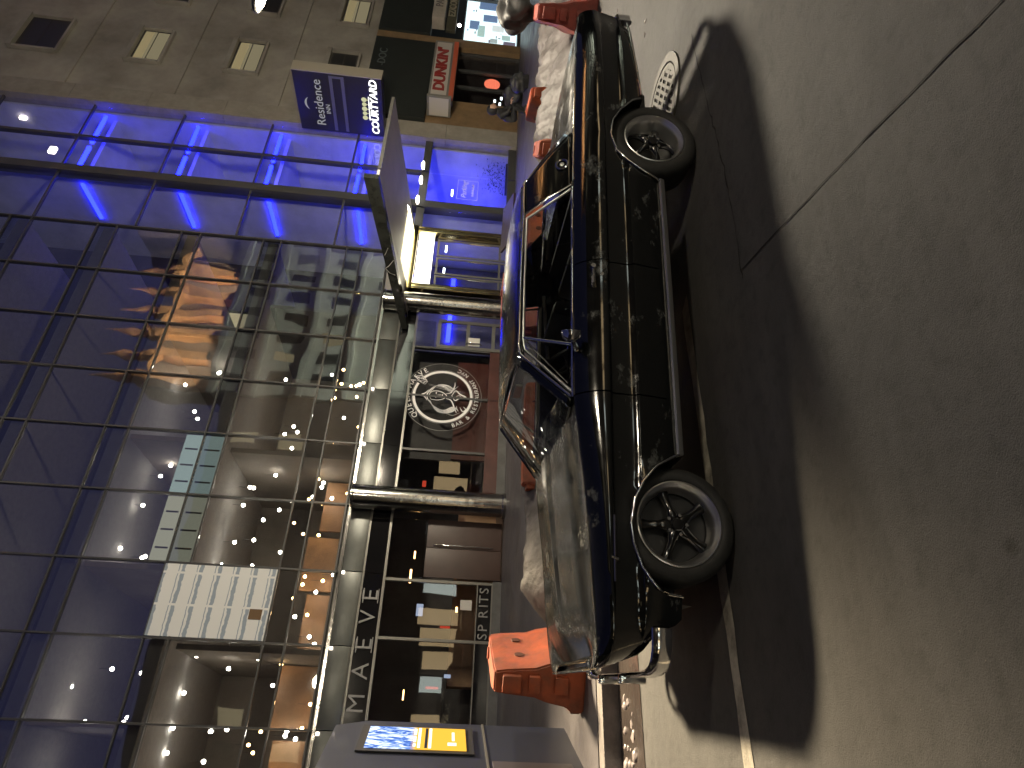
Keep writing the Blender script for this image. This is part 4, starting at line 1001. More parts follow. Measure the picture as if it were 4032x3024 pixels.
# ------------------------------------------------------------------ masonry building with shops, right of the hotel
bb = thing('masonry_building', 'dark masonry building with coffee shop and bright copy shop at street level', 'building', (24, FY, .15))
masonry = pm('glare_washed_masonry', (.20,.185,.16), .85, col2=(.40,.375,.32), vscale=.5, bump=.3, bscale=9, detail=9)  # tones raised to stand in for street lamp glare on the wall
shop_dark = pm('dark_green_fascia', (.018,.021,.019), .45, var=.2, vscale=2)
tan = pm('tan_tile_wall', (.22,.145,.075), .5, var=.2, vscale=3)
box('wall', 18.82, 34, FY, FY+.5, 5.75, 24, masonry, bb)
for z in (5.75, 8.6, 12.1, 15.7): box('string_course', 18.82, 34, FY-.06, FY+.02, z-.08, z+.08, masonry, bb)
winlit = emat('curtained_window_glow', (1.,.86,.52), .20); windark = pm('dark_window_pane', (.02,.02,.02), .45)
pm('curtain_blind', (.30,.25,.15), .8, emit=(.5,.42,.22), estr=.35)
sash = pm('window_sash', (.05,.045,.04), .6)
def bwin(x0, x1, z0, z1, lit):
    f = box('window', x0-.07, x1+.07, FY-.05, FY-.01, z0-.07, z1+.07, sash, bb)
    box('pane', x0, x1, FY-.058, FY-.05, z0, (z0+z1)/2-.02, winlit if lit else windark, f)
    box('pane', x0, x1, FY-.066, FY-.05, (z0+z1)/2+.02, z1, winlit if lit else windark, f)
    box('lintel', x0-.18, x1+.18, FY-.20, FY-.01, z1+.08, z1+.24, masonry, f)
    for xx in (x0-.13, x1+.13): box('reveal', xx-.05, xx+.05, FY-.16, FY-.01, z0-.07, z1+.07, masonry, f)
    if lit: box('blind', x0+.02, x1-.02, FY-.074, FY-.067, z1-.32, z1-.02, MATS['curtain_blind'], f)
    box('window_sill', x0-.15, x1+.15, FY-.14, FY-.01, z0-.16, z0-.08, masonry, f)
for c_, (x0, x1) in enumerate(((20.65,22.3),(24.4,26.0),(28.2,29.8))):
    for r_, z in enumerate((6.3, 9.70, 13.10, 16.6, 20.0)):
        bwin(x0, x1, z, z+(.85 if r_ < 3 else 1.25), (c_ == 0 and r_ in (1,2)) or (c_ == 1 and r_ == 0))
# shop level
box('shop_fascia', 18.85, 23.40, FY-.30, FY, 3.45, 5.70, shop_dark, bb); box('shop_fascia', 23.95, 34, FY-.30, FY, 3.70, 5.70, shop_dark, bb)
box('shop_pier', 23.42, 23.93, FY-.22, FY+.2, .15, 5.72, tan, bb)
box('shop_pier', 18.85, 20.25, FY-.10, FY+.2, .15, 3.44, tan, bb)
text('fascia_lettering', '-DOC', .42, (22.1,FY-.312,5.30), pm('dim_lettering', (.10,.12,.12), .5), bb)
# coffee shop sign
ds = thing('shop_sign', 'white shop sign with red DUNKIN letters over the coffee shop door', 'sign', (21.3,FY-.4,2.5))
box('sign_board', 19.62, 23.28, FY-.48, FY-.31, 2.52, 3.42, pm('grey_sign_board', (.20,.19,.17), .5), ds, .02)
box('sign_face', 19.85, 23.15, FY-.50, FY-.485, 2.78, 3.34, pm('white_sign_face', (.55,.52,.47), .5), ds)
text('sign_letter', "DUNKIN'", .56, (21.5,FY-.515,3.06), pm('red_letter', (.30,.035,.03), .45), ds, bold=.018, depth=.03, sx=1.14)
box('orange_strip', 19.70, 23.28, FY-.505, FY-.487, 2.53, 2.70, pm('orange_pink_strip', (.55,.12,.06), .5), ds)
ds2 = thing('projecting_sign', 'small grey projecting sign at the left end of the coffee shop', 'sign', (19.3,FY-.5,2.55))
box('sign_case', 19.20, 19.34, FY-.95, FY-.15, 2.55, 3.40, MATS['grey_sign_board'], ds2, .02)
box('sign_panel', 19.19, 19.197, FY-.9, FY-.2, 2.64, 3.31, MATS['white_sign_face'], ds2)
# coffee shop glazing
box('shop_window', 20.30, 23.40, FY+.02, FY+.04, .3, 2.5, store_gl, bb)
for x in (20.32, 21.3, 22.3, 23.38): box('window_post', x-.05, x+.05, FY-.02, FY+.1, .15, 2.5, mull_m, bb)
box('shop_interior', 18.9, 23.4, 15.5, 15.6, .15, 3.4, dark_int, bb); box('shop_interior', 23.3, 23.4, FY+.1, 15.5, .15, 3.4, dark_int, bb)
bm = bmesh.new(); add_lathe(bm, [(.001,0),(.26,0),(.30,.04),(.30,.08),(.001,.08)], 24, Matrix.Translation((22.0,FY+.3,1.15)) @ Matrix.Rotation(R(90),4,'X'))
bmobj('cup_sign', bm, emat('pink_neon', (1.,.22,.12), 1.4), bb, smooth=True)
for x, z in ((21.4,1.0),(21.25,.8),(21.6,.75),(20.2,1.85)): box('counter_lamp', x-.06, x+.06, FY+.5, FY+.55, z-.04, z+.04, emat('counter_glow_%d' % int(x*100), (.9,.95,1.), 4.), bb)
# copy shop: overexposed window full of posters
cs_glow = emat('shop_window_glow', (.80,.97,1.), 1.75)
box('shop_interior', 24.0, 34, FY+.55, FY+.6, .25, 2.45, cs_glow, bb)
box('window_post', 23.95, 24.05, FY-.05, FY+.6, .15, 3.6, mull_m, bb)
for x in (27.4, 30.6): box('window_post', x-.05, x+.05, FY-.02, FY+.1, .15, 2.5, mull_m, bb)
box('shop_window', 24.05, 34, FY+.02, FY+.035, .25, 2.45, glass('shop_pane', (.95,.97,.97), .02, .01), bb)
box('stall_riser', 24.0, 34, FY-.02, FY+.12, .15, .26, mull_m, bb)
pcols = [pm('poster_'+n_, c_, .6, emit=c_, estr=.9) for n_, c_ in (('blue',(.16,.24,.42)),('grey',(.45,.52,.52)),('dark',(.06,.08,.10)),('mint',(.48,.66,.62)),('mauve',(.17,.14,.19)),('white',(.85,.92,.92)))]  # emission stands in for shop light passing through the paper
for k, (x, z, w_, h_, c_) in enumerate(((24.6,1.55,.45,.42,2),(25.3,1.2,.3,.3,1),(25.0,.55,.7,.5,4),(25.9,1.75,.8,.3,3),(26.3,2.05,.6,.4,0),(26.2,1.05,.45,.5,5),(26.9,1.4,.5,.6,0),(27.9,1.5,.7,.8,0),(28.7,.9,.6,.6,1),(25.6,.7,.35,.35,3),(24.4,1.0,.25,.2,1),(26.6,.55,.5,.3,1),(29.6,1.6,.6,.7,2))):
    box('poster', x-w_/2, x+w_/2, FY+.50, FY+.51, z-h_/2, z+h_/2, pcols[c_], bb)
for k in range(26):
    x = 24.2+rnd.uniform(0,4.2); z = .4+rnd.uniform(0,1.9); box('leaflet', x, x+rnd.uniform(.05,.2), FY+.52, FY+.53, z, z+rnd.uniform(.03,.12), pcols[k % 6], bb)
ps = thing('shop_sign', 'tilted white sign board reading PASSPORT over the copy shop', 'sign', (26,FY-.5,3.2))
box('sign_board', 24.2, 29.5, FY-.85, FY-.35, 3.17, 3.66, pm('cream_sign_board', (.42,.38,.32), .6, var=.15, vscale=2), ps, .02)
text('sign_letter', 'PASSPORT PHOTO', .40, (26.6,FY-.862,3.42), pm('grey_letter', (.16,.14,.13), .6), ps, bold=.006)
es = thing('shop_sign', 'dim olive sign strip reading EZ under the white board of the copy shop', 'sign', (26,FY-.4,2.76))
box('sign_board', 24.1, 29.5, FY-.46, FY-.32, 2.74, 3.12, pm('olive_sign_board', (.07,.065,.045), .6), es, .01)
text('sign_letter', 'EZ/COPIES', .38, (25.9,FY-.472,2.93), pm('tan_letter', (.34,.31,.24), .6), es, bold=.01)
bm = bmesh.new(); bmesh.ops.create_uvsphere(bm, u_segments=12, v_segments=8, radius=.07, matrix=Matrix.Translation((24.75,FY-.30,2.62))); bmobj('bulb', bm, emat('bulb_glow', (1.,.95,.85), 14.), bb, smooth=True)

# ------------------------------------------------------------------ plastic barriers on the sidewalk
orange = pm('orange_plastic', (.42,.080,.022), .55, col2=(.14,.045,.022), vscale=3.5, bump=.2, bscale=20, detail=10)
red_pl = pm('faded_red_plastic', (.36,.055,.035), .55, col2=(.16,.04,.03), vscale=3, bump=.2, bscale=20, detail=10)
dirty = pm('hole_shade', (.10,.03,.015), .8)  # dark colour stands in for shade inside the solid slots and holes
def barrier(label, loc, rot, mat, L=1.15, H=1.0, tilt=0., first=[None]):
    t = thing('traffic_barrier', label, 'barrier', loc, rot, 'plastic barriers along the kerb')
    t.rotation_euler = (tilt, 0, rot)
    prof = [(-.29,0),(.29,0),(.29,.13),(.235,.20),(.195,.42),(.150,.55),(.125,.86),(.105,1.0),(-.105,1.0),(-.125,.86),(-.150,.55),(-.195,.42),(-.235,.20),(-.29,.13)]
    bm = bmesh.new(); n = 8; rings = []
    for i in range(n+1):
        x = -L/2+L*i/n; k = 1.0 if 0 < i < n else .90
        rings.append([bm.verts.new((x, y*k*(1-.04*math.cos(i*math.pi*2/n*2)), z*H*(1 if 0 < i < n else .985))) for y, z in prof])
    for A, B in zip(rings, rings[1:]):
        for j in range(len(prof)): bm.faces.new((A[j],A[(j+1)%len(prof)],B[(j+1)%len(prof)],B[j]))
    bm.faces.new(rings[0]); bm.faces.new(rings[-1][::-1])
    bmesh.ops.recalc_face_normals(bm, faces=bm.faces)
    bmesh.ops.bevel(bm, geom=[e for e in bm.edges if e.is_manifold and e.calc_face_angle(0) > R(28)], offset=.014, segments=2, affect='EDGES')
    bmobj('shell', bm, mat, t, True, True, 40)
    # interlocking lugs and sockets on the near end, forklift slots, filler cap
    for z0, z1 in ((.20,.34),(.50,.62),(.70,.90)): box('end_lug', -L/2-.055, -L/2+.02, -.075, .075, z0*H, z1*H, mat, t, .012, True)
    for x in (-.28, .28): box('fork_slot', x-.11, x+.11, -.298, .298, .02, .105, dirty, t, .01, True)
    for x in (-.2, .18):
        for sy in (-1, 1):
            bm = bmesh.new(); add_cyl(bm, (x, sy*.12, .70*H), (x, sy*.150, .70*H), .045, n=14); bmobj('side_hole', bm, dirty, t, True, True)
    cyl('filler_cap', (.2,0,H*.995), (.2,0,H*1.02), .055, mat, t, n=16, local=True)
    return t
barrier('orange plastic barrier alone on the sidewalk in front of the black car', (-.13,3.62,.15), R(60), orange, .95, .84)
barrier('red plastic barrier seen through the car side windows', (4.75,4.25,.15), R(8), red_pl, 1.15, .84)
barrier('orange plastic barrier seen through the rear side window', (5.9,3.9,.15), R(15), orange, 1.1, .55)
barrier('orange plastic barrier just behind the car roof pillar', (6.75,3.15,.15), R(40), orange, 1.0, .52)
barrier('orange plastic barrier standing end-on near the crouching person', (8.6,3.75,.15), R(62), orange, .8, .58)
barrier('red plastic barrier with a dark bag on top beyond the trunk', (8.75,2.30,.0), R(30), red_pl, 1.6, .84)
barrier('low orange plastic barrier in the snow behind the hood', (2.55,4.0,.15), R(-8), orange, 1.3, .52)
# refuse bag on the red barrier
def lumpy(name, c, r, mat, seed, parent=None, sq=(1,1,1), amp=.22, sub=4, fold=5.):
    rr = random.Random(seed); bm = bmesh.new(); bmesh.ops.create_icosphere(bm, subdivisions=sub, radius=1.)
    ph = [(Vector((rr.uniform(-1,1),rr.uniform(-1,1),rr.uniform(-1,1))).normalized(), rr.uniform(2,fold), rr.uniform(0,6), rr.uniform(.4,1)) for _ in range(9)]
    for v in bm.verts:
        d = v.co.normalized(); k = 1+sum(amp*.33*w_*math.sin(f*d.dot(a)*2+p) for a, f, p, w_ in ph)
        v.co = Vector((d.x*r*k*sq[0], d.y*r*k*sq[1], d.z*r*k*sq[2])) + Vector(c)
    return bmobj(name, bm, mat, parent, smooth=True, ang=70)
bag_m = pm('dark_refuse_bag', (.035,.035,.036), .55, bump=.4, bscale=18)
bag = lumpy('refuse_bag', (9.0,2.45,1.08), .30, bag_m, 3, sq=(1.15,.8,.9)); tag(bag, 'dark grey refuse bag lying on top of the red plastic barrier', 'bag')

# ------------------------------------------------------------------ snow banks and gutter ice
def snow_bank(name, x0, x1, yc, wid, h, seed, mat, rough=.30):
    nx, ny = int((x1-x0)*16), 26; rr = random.Random(seed)
    ph = [(rr.uniform(.6,3.5), rr.uniform(1,6), rr.uniform(0,6), rr.uniform(.3,1)) for _ in range(14)]
    V = []; F = []
    for i in range(nx+1):
        x = x0+(x1-x0)*i/nx; e = sst(0,.6,x-x0)*sst(0,.6,x1-x)
        for j in range(ny+1):
            t = j/ny*2-1; y = yc+t*wid/2*(1+.18*math.sin(x*1.7+seed))+.12*math.sin(x*.9+seed*2)
            nse = sum(w_*math.sin(a*x*1.7+b*y*1.3+p) for a, b, p, w_ in ph)/6
            fine = .10*math.sin(13*x+5*y)*math.sin(17*y-4*x)+.06*math.sin(31*x+11*y+2)
            hh = h*e*max(0, (1-abs(t)**1.7))*(.86+.16*nse*(rough/.3)**.7+rough*fine)
            V.append((x, y, .152+max(-.02,hh)))
    for i in range(nx):
        for j in range(ny): F.append((i*(ny+1)+j,(i+1)*(ny+1)+j,(i+1)*(ny+1)+j+1,i*(ny+1)+j+1))
    o = mesh(name, V, F, mat, None, False, True, 60); tag(o, kind='stuff'); return o
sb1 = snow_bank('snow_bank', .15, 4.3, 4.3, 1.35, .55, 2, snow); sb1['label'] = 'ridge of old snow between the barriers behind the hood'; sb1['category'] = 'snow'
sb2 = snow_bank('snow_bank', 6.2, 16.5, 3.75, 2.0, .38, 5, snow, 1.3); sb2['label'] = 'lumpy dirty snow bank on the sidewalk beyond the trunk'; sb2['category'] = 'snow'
# slush lumps and melting ice in the gutter
bm = bmesh.new(); rr = random.Random(11)
def chunk(x, y, r, z=.004):
    M = Matrix.Translation((x,y,z)) @ Matrix.Rotation(rr.uniform(0,6),4,'Z') @ Matrix.Diagonal((r*rr.uniform(.8,1.7), r*rr.uniform(.5,.9), r*rr.uniform(.25,.5), 1))
    res = bmesh.ops.create_icosphere(bm, subdivisions=2, radius=1., matrix=M)
    for v in res['verts']: v.co += Vector((rr.uniform(-1,1),rr.uniform(-1,1),rr.uniform(-.6,.6)))*r*.16
for k in range(90):
    x = rr.uniform(-3.0,-.55); chunk(x, 2.42+rr.gauss(0,.10)+.05*math.sin(x*3), abs(rr.gauss(.020,.020))+.008)
for k in range(120): x = rr.uniform(3.9,14); chunk(x, 2.40+rr.gauss(0,.13), abs(rr.gauss(.03,.025))+.010)
for k in range(60): x = rr.uniform(3.8,7.5); chunk(x, rr.uniform(.2,2.2), abs(rr.gauss(.010,.006))+.004)
for k in range(26): x = rr.uniform(-.4,1.2); chunk(x, 3.0+rr.gauss(0,.15), abs(rr.gauss(.05,.03))+.02, .152)
go = bmobj('gutter_ice', bm, ice, None, smooth=True, ang=60); tag(go, 'broken melting ice and slush lying along the gutter', 'ice', kind='stuff')

# ------------------------------------------------------------------ street kiosk at the left
kd = Vector((.373,.928,0)); kn = Vector((.928,-.373,0)); kb = Vector((-.92,3.60,0))
kio = thing('street_kiosk', 'tall dark advertising kiosk with glowing blue and yellow screen', 'kiosk', tuple(kb+kd*-.2-kn*.22+Vector((0,0,.15))))
kcase = pm('dark_kiosk_case', (.020,.024,.040), .4, .1, coat=.2)
def kP(t, n_, z): p = kb+kd*t+kn*n_; return (p.x, p.y, z)
def kbox(name, t0, t1, n0, n1, z0, z1, mat, parent=kio, bev=0.):
    M = Matrix((kd, -kn, Vector((0,0,1)))).transposed().to_4x4(); M.translation = kb
    return box(name, t0, t1, -n1, -n0, z0, z1, mat, parent, bev, M=M)
# case with chamfered top
V = [kP(-1.25,.0,.15),kP(.78,.0,.15),kP(.78,.0,2.12),kP(.62,.0,2.42),kP(-1.25,.0,2.42)]; V += [kP(-1.25,-.45,.15),kP(.78,-.45,.15),kP(.78,-.45,2.12),kP(.62,-.45,2.42),kP(-1.25,-.45,2.42)]
mesh('case', V, [(0,1,2,3,4),(9,8,7,6,5),(0,5,6,1),(1,6,7,2),(2,7,8,3),(3,8,9,4),(4,9,5,0)], kcase, kio)
kbox('bezel', -.06, .61, .004, .018, 1.10, 2.15, black_plastic)
def ad_mat():
    m = bpy.data.materials.new('advert_screen'); m.use_nodes = True; t = m.node_tree; t.nodes.clear()
    tc = t.nodes.new('ShaderNodeTexCoord'); sp = t.nodes.new('ShaderNodeSeparateXYZ'); t.links.new(tc.outputs['Generated'], sp.inputs[0])
    n = t.nodes.new('ShaderNodeTexNoise'); n.inputs['Scale'].default_value = 5; n.inputs['Detail'].default_value = 5; n.inputs['Distortion'].default_value = 2; t.links.new(tc.outputs['Generated'], n.inputs['Vector'])
    r1 = t.nodes.new('ShaderNodeValToRGB'); e = r1.color_ramp.elements; e[0].position = .38; e[0].color = (.03,.09,.42,1); e[1].position = .58; e[1].color = (.85,.92,1,1)
    e2 = r1.color_ramp.elements.new(.48); e2.color = (.18,.32,.7,1); t.links.new(n.outputs['Fac'], r1.inputs[0])
    st = t.nodes.new('ShaderNodeMapRange'); st.inputs['From Min'].default_value = .50; st.inputs['From Max'].default_value = .56; t.links.new(sp.outputs[2], st.inputs[0])
    mx = t.nodes.new('ShaderNodeMix'); mx.data_type = 'RGBA'; mx.inputs['A'].default_value = (.85,.46,.05,1); t.links.new(st.outputs[0], mx.inputs['Factor']); t.links.new(r1.outputs[0], mx.inputs['B'])
    em_ = t.nodes.new('ShaderNodeEmission'); em_.inputs[1].default_value = 1.5; t.links.new(mx.outputs['Result'], em_.inputs[0])
    o = t.nodes.new('ShaderNodeOutputMaterial'); t.links.new(em_.outputs[0], o.inputs[0]); return m
scn = kbox('screen', 0, .55, .020, .026, 1.17, 2.08, ad_mat())
adw = emat('advert_white', (1,.97,.88), 1.6); add_ = emat('advert_dark', (.05,.05,.06), 1.)
for z, t0, t1, m_ in ((1.60,.02,.53,adw),(1.535,.02,.53,add_),(1.50,.02,.53,adw),(1.64,.05,.12,adw),(1.64,.16,.30,adw),(1.64,.34,.50,adw)): kbox('advert_bar', t0, t1, .027, .029, z-.012, z+.014, m_, scn)
kbox('advert_bar', .10, .17, .027, .029, 1.26, 1.34, adw, scn); kbox('advert_bar', .22, .44, .027, .029, 1.275, 1.30, adw, scn)
kbox('case_seam', -.9, .78, .002, .008, .98, 1.0, light_frame); kbox('side_panel', -1.2, -.2, .003, .02, .25, .95, pm('kiosk_panel', (.04,.035,.04), .4), kio, .005)
# second display assumed on the kiosk's other side, to light the sidewalk
M_ = kbox('assumed_rear_screen', -.9, .55, -.475, -.455, .9, 2.2, emat('rear_screen_glow', (.42,.40,1.), 7.0))

# ------------------------------------------------------------------ dark stand in front of the hotel door, seen over the car roof
stn = thing('luggage_stand', 'low dark slanted stand in front of the hotel entrance above the car roof', 'stand', (12.2,10.1,.15))
mesh('top', [(11.35,9.75,.42),(13.1,9.75,.40),(13.2,10.5,.62),(11.5,10.5,.66),(11.35,9.75,.36),(13.1,9.75,.34),(13.2,10.5,.56),(11.5,10.5,.60)], [(3,2,1,0),(4,5,6,7),(0,1,5,4),(1,2,6,5),(2,3,7,6),(3,0,4,7)], pm('dark_bronze_board', (.05,.035,.03), .3, .4), stn)
for x, y in ((11.6,9.85),(12.9,9.85),(11.7,10.4),(13.0,10.4)): cyl('leg', (x,y,.15), (x,y,.40 if y < 10 else .60), .03, mull_m, stn, n=10)
# planter greenery beside the lobby window
pl = thing('planter', 'narrow planter of leafy plants inside the blue lobby window', 'plant', (17.0,12.9,.15))
box('trough', 16.55, 17.85, 12.75, 13.05, .15, .45, mull_m, pl, .01)
leaf = pm('indoor_leaf', (.06,.10,.06), .5, var=.4, vscale=8)
bm = bmesh.new(); rr = random.Random(4)
for k in range(420):
    p = Vector((rr.uniform(16.5,17.9), 12.9+rr.gauss(0,.12), .45+abs(rr.gauss(.35,.25))))
    a = rr.uniform(0,6.28); d = Vector((math.cos(a), math.sin(a), rr.uniform(-.3,.7))).normalized()*rr.uniform(.06,.13); s_ = d.cross(Vector((0,0,1))).normalized()*.025
    vs_ = [bm.verts.new(p), bm.verts.new(p+d*.5+s_), bm.verts.new(p+d), bm.verts.new(p+d*.5-s_)]; bm.faces.new(vs_)
fo = bmobj('foliage', bm, leaf, pl); fo['kind'] = 'stuff'

# ------------------------------------------------------------------ crouching person in dark hooded coat by the coffee shop
per = thing('person', 'person in a dark hooded coat crouching on the sidewalk by the barrier', 'person', (15.7,9.2,.15), R(200))
def skin(name, verts, edges, radii, mat, parent, sub=2, root=0):
    me = bpy.data.meshes.new(name); me.from_pydata(verts, edges, []); me.skin_vertices or None
    o = bpy.data.objects.new(name, me); COL.objects.link(o)
    md = o.modifiers.new('skin', 'SKIN'); md.use_smooth_shade = True
    for i, r_ in enumerate(radii):
        d = me.skin_vertices[0].data[i]; d.radius = (r_, r_) if not isinstance(r_, tuple) else r_; d.use_root = (i == root)
    s = o.modifiers.new('sub', 'SUBSURF'); s.levels = sub; s.render_levels = sub
    dg_ = bpy.context.evaluated_depsgraph_get(); me2 = bpy.data.meshes.new_from_object(o.evaluated_get(dg_)); bpy.data.objects.remove(o)
    me2.materials.clear(); me2.shade_smooth()
    return link(name, me2, mat, parent, True)
coat = pm('dark_coat', (.010,.010,.011), .7, var=.3, vscale=8, bump=.3, bscale=12)
skin_m = pm('skin', (.40,.24,.17), .5)
pv = [(0,-.10,.38),(0,-.06,.52),(0,.02,.68),(0,.06,.80),(0,.09,.88),(0,.13,.98),
      (.20,.03,.74),(.26,.16,.55),(.14,.34,.50),(-.20,.03,.74),(-.26,.16,.55),(-.14,.34,.50),
      (.11,-.06,.36),(.16,.30,.42),(.14,.16,.08),(.14,.32,.04),(-.11,-.06,.36),(-.16,.30,.42),(-.14,.16,.08),(-.14,.32,.04)]
pe = [(0,1),(1,2),(2,3),(3,4),(4,5),(3,6),(6,7),(7,8),(3,9),(9,10),(10,11),(0,12),(12,13),(13,14),(14,15),(0,16),(16,17),(17,18),(18,19)]
pr_ = [.17,.17,.18,.15,.075,.10,.085,.065,.05,.085,.065,.05,.10,.085,.06,.045,.10,.085,.06,.045]
pb = skin('body', pv, pe, pr_, coat, per)
bm = bmesh.new(); bmesh.ops.create_uvsphere(bm, u_segments=20, v_segments=14, radius=1., matrix=Matrix.Translation((0,.15,1.00)) @ Matrix.Diagonal((.095,.115,.125,1)))
hd = bmobj('head', bm, skin_m, per, True, True)
bm = bmesh.new(); add_lathe(bm, [(.012,.0),(.016,.02),(.006,.035)], 8, Matrix.Translation((0,.262,1.0)) @ Matrix.Rotation(R(-90),4,'X')); bmobj('nose', bm, skin_m, hd, True, True)
for sx in (-1, 1):
    bm = bmesh.new(); bmesh.ops.create_uvsphere(bm, u_segments=8, v_segments=6, radius=.013, matrix=Matrix.Translation((sx*.035,.252,1.02))); bmobj('eye', bm, black_plastic, hd, True, True)
box('mouth', -.025, .025, .245, .258, .945, .955, pm('lips', (.25,.10,.09), .5), hd, 0, True)
bm = bmesh.new(); bmesh.ops.create_uvsphere(bm, u_segments=24, v_segments=16, radius=1., matrix=Matrix.Translation((0,.10,1.02)) @ Matrix.Diagonal((.145,.150,.165,1)))
bmesh.ops.delete(bm, geom=[v for v in bm.verts if v.co.y > .19 and v.co.z < 1.11], context='VERTS')
ho = bmobj('hood', bm, coat, per, True, True); md = ho.modifiers.new('thickness','SOLIDIFY'); md.thickness = .02
for sx in (-1, 1):
    hv = [(sx*.14,.34,.50),(sx*.13,.40,.49)]; he = [(0,1)]; hr = [.035,.034]
    for f_ in range(4):
        o = len(hv); dx = sx*(.155-.016*f_-.0)
        hv += [(dx,.44,.495),(dx,.475-.004*abs(f_-1.5),.47),(dx,.478,.44)]; he += [(1,o),(o,o+1),(o+1,o+2)]; hr += [.010,.009,.008]
    o = len(hv); hv += [(sx*.10,.40,.50),(sx*.085,.43,.48)]; he += [(1,o),(o,o+1)]; hr += [.011,.009]
    skin('hand', hv, he, hr, skin_m, per, 1)
for k, (x, y, s_, lb) in enumerate(((17.0,9.0,.30,'dark round refuse bag standing behind the crouching person'),(18.6,10.6,.36,'large dark refuse bag against the coffee shop pier'))):
    b_ = lumpy('refuse_bag', (x,y,.15+s_*.85), s_, bag_m, 20+k, sq=(1,.9,.95)); tag(b_, lb, 'bag')

# ------------------------------------------------------------------ street lamps
pole_m = pm('dark_lamp_pole', (.05,.05,.05), .4, .6)
lens_w = emat('lamp_lens_glow', (1.,.86,.60), 60.)
def street_lamp(label, px, py, hx, hy, hz, power, col=(1.,.87,.66), zb_=.15):
    t = thing('street_lamp', label, 'street lamp', (px,py,zb_), 0, 'street lamps')
    cyl('base', (px,py,zb_), (px,py,zb_+.8), .16, pole_m, t, .11)
    cyl('pole', (px,py,zb_+.8), (px,py,hz+.25), .085, pole_m, t, .06)
    d = Vector((hx-px,hy-py,0)); n_ = d.normalized()
    tube('arm', [(px,py,hz-.6), (px+d.x*.3,py+d.y*.3,hz+.15), (px+d.x*.7,py+d.y*.7,hz+.24), (hx-n_.x*.2,hy-n_.y*.2,hz+.12)], .035, pole_m, t)
    bm = bmesh.new(); M = Matrix.Translation((hx,hy,hz+.1)) @ Matrix.Rotation(math.atan2(d.y,d.x),4,'Z') @ Matrix.Diagonal((.34,.16,.09,1))
    bmesh.ops.create_uvsphere(bm, u_segments=20, v_segments=12, radius=1., matrix=M); bmesh.ops.delete(bm, geom=[v for v in bm.verts if v.co.z < hz+.06], context='VERTS'); hd_ = bmobj('lamp_head', bm, pole_m, t, smooth=True)
    bm = bmesh.new(); M = Matrix.Translation((hx,hy,hz+.065)) @ Matrix.Rotation(math.atan2(d.y,d.x),4,'Z') @ Matrix.Diagonal((.26,.12,.05,1))
    bmesh.ops.create_uvsphere(bm, u_segments=16, v_segments=8, radius=1., matrix=M); bmobj('lens', bm, lens_w, hd_, smooth=True)
    lamp('lamp_light', 'POINT', (hx,hy,hz-.25), power, col, t, .36)
    return t
street_lamp('tall street lamp whose lit head hangs at the edge of view over the trunk', 12.9, 2.95, 9.45, 3.0, 5.05, 2700)
street_lamp('assumed unseen street lamp on the far side of the road behind the viewer', 4.5, -13.8, 3.5, -10.6, 7.6, 1700)  # assumed lamp out of view, added to light the car's near side
# assumed unseen wall lamp, added for the lit patch by the car's front
fl = thing('assumed_floodlight', 'assumed unseen flood lamp on a bracket high on the hotel front', 'lamp', (6.25,12.3,14.0))
tube('bracket', [(6.25,12.25,13.7),(6.25,11.4,14.1),(6.25,10.5,14.15)], .05, pole_m, fl)
box('lamp_body', 6.0, 6.5, 10.15, 10.5, 14.0, 14.3, pole_m, fl, .03)
box('lens', 6.05, 6.45, 10.2, 10.45, 13.985, 13.999, lens_w, fl)
lamp('assumed_flood_light', 'SPOT', (6.25,10.3,13.9), 60000, (1.,.80,.52), fl, .9, 20, (-2.5-6.25,1.7-10.3,-13.9))

# ------------------------------------------------------------------ buildings on the opposite side (seen only as reflections)
ob = thing('stone_building', 'pale stone building with ornate gilded crown reflected in the hotel glass', 'building', (31,-18,.15))
pale = pm('pale_limestone', (.42,.43,.38), .8, var=.15, vscale=.6)
OY = -17.4
box('wall', 24.2, 39, OY-4, OY, .15, 20.3, pale, ob)
for z in (10.2, 13.6, 17.0, 20.2): box('cornice', 24.0, 39.2, OY-.1, OY+.3, z-.18, z+.18, pale, ob)
wd2 = pm('dark_sash_window', (.03,.03,.03), .2); wl2 = emat('warm_window_glow', (1.,.85,.5), .55)
for i in range(7):
    for j, z in enumerate((11.0, 14.4, 17.7, 7.0, 4.0)):
        x = 25.2+i*2.0; f = box('window', x, x+.95, OY-.02, OY+.02, z, z+1.7, wl2 if (i, j) in ((2,0),(1,1)) else wd2, ob)
gold = pm('gilded_terracotta', (.55,.34,.17), .45, .2, var=.3, vscale=2)
for i in range(6):
    x = 24.9+i*2.1
    box('crown_pier', x-.35, x+.35, OY-1, OY+.15, 20.4, 25.8, gold, ob, .05)
    bm = bmesh.new(); n = 14
    for k in range(n):
        a0_, a1_ = math.pi*k/n, math.pi*(k+1)/n; xc = x+1.05
        q_ = [(xc+.7*math.cos(a0_), 24.2+.7*math.sin(a0_)), (xc+.7*math.cos(a1_), 24.2+.7*math.sin(a1_)), (xc+1.0*math.cos(a1_), 24.2+1.0*math.sin(a1_)), (xc+1.0*math.cos(a0_), 24.2+1.0*math.sin(a0_))]
        A = [bm.verts.new((p[0],OY+.2,p[1])) for p in q_]; B = [bm.verts.new((p[0],OY-.6,p[1])) for p in q_]
        bm.faces.new(A)
        for e in range(4): bm.faces.new((A[e],A[(e+1)%4],B[(e+1)%4],B[e]))
    bmobj('arch', bm, gold, ob)
    bm = bmesh.new(); add_lathe(bm, [(.42,25.8),(.5,26.2),(.30,26.6),(.36,27.2),(.16,28.0),(.02,29.2)], 14, Matrix.Translation((x,OY-.4,0))); bmobj('finial', bm, gold, ob, smooth=True)
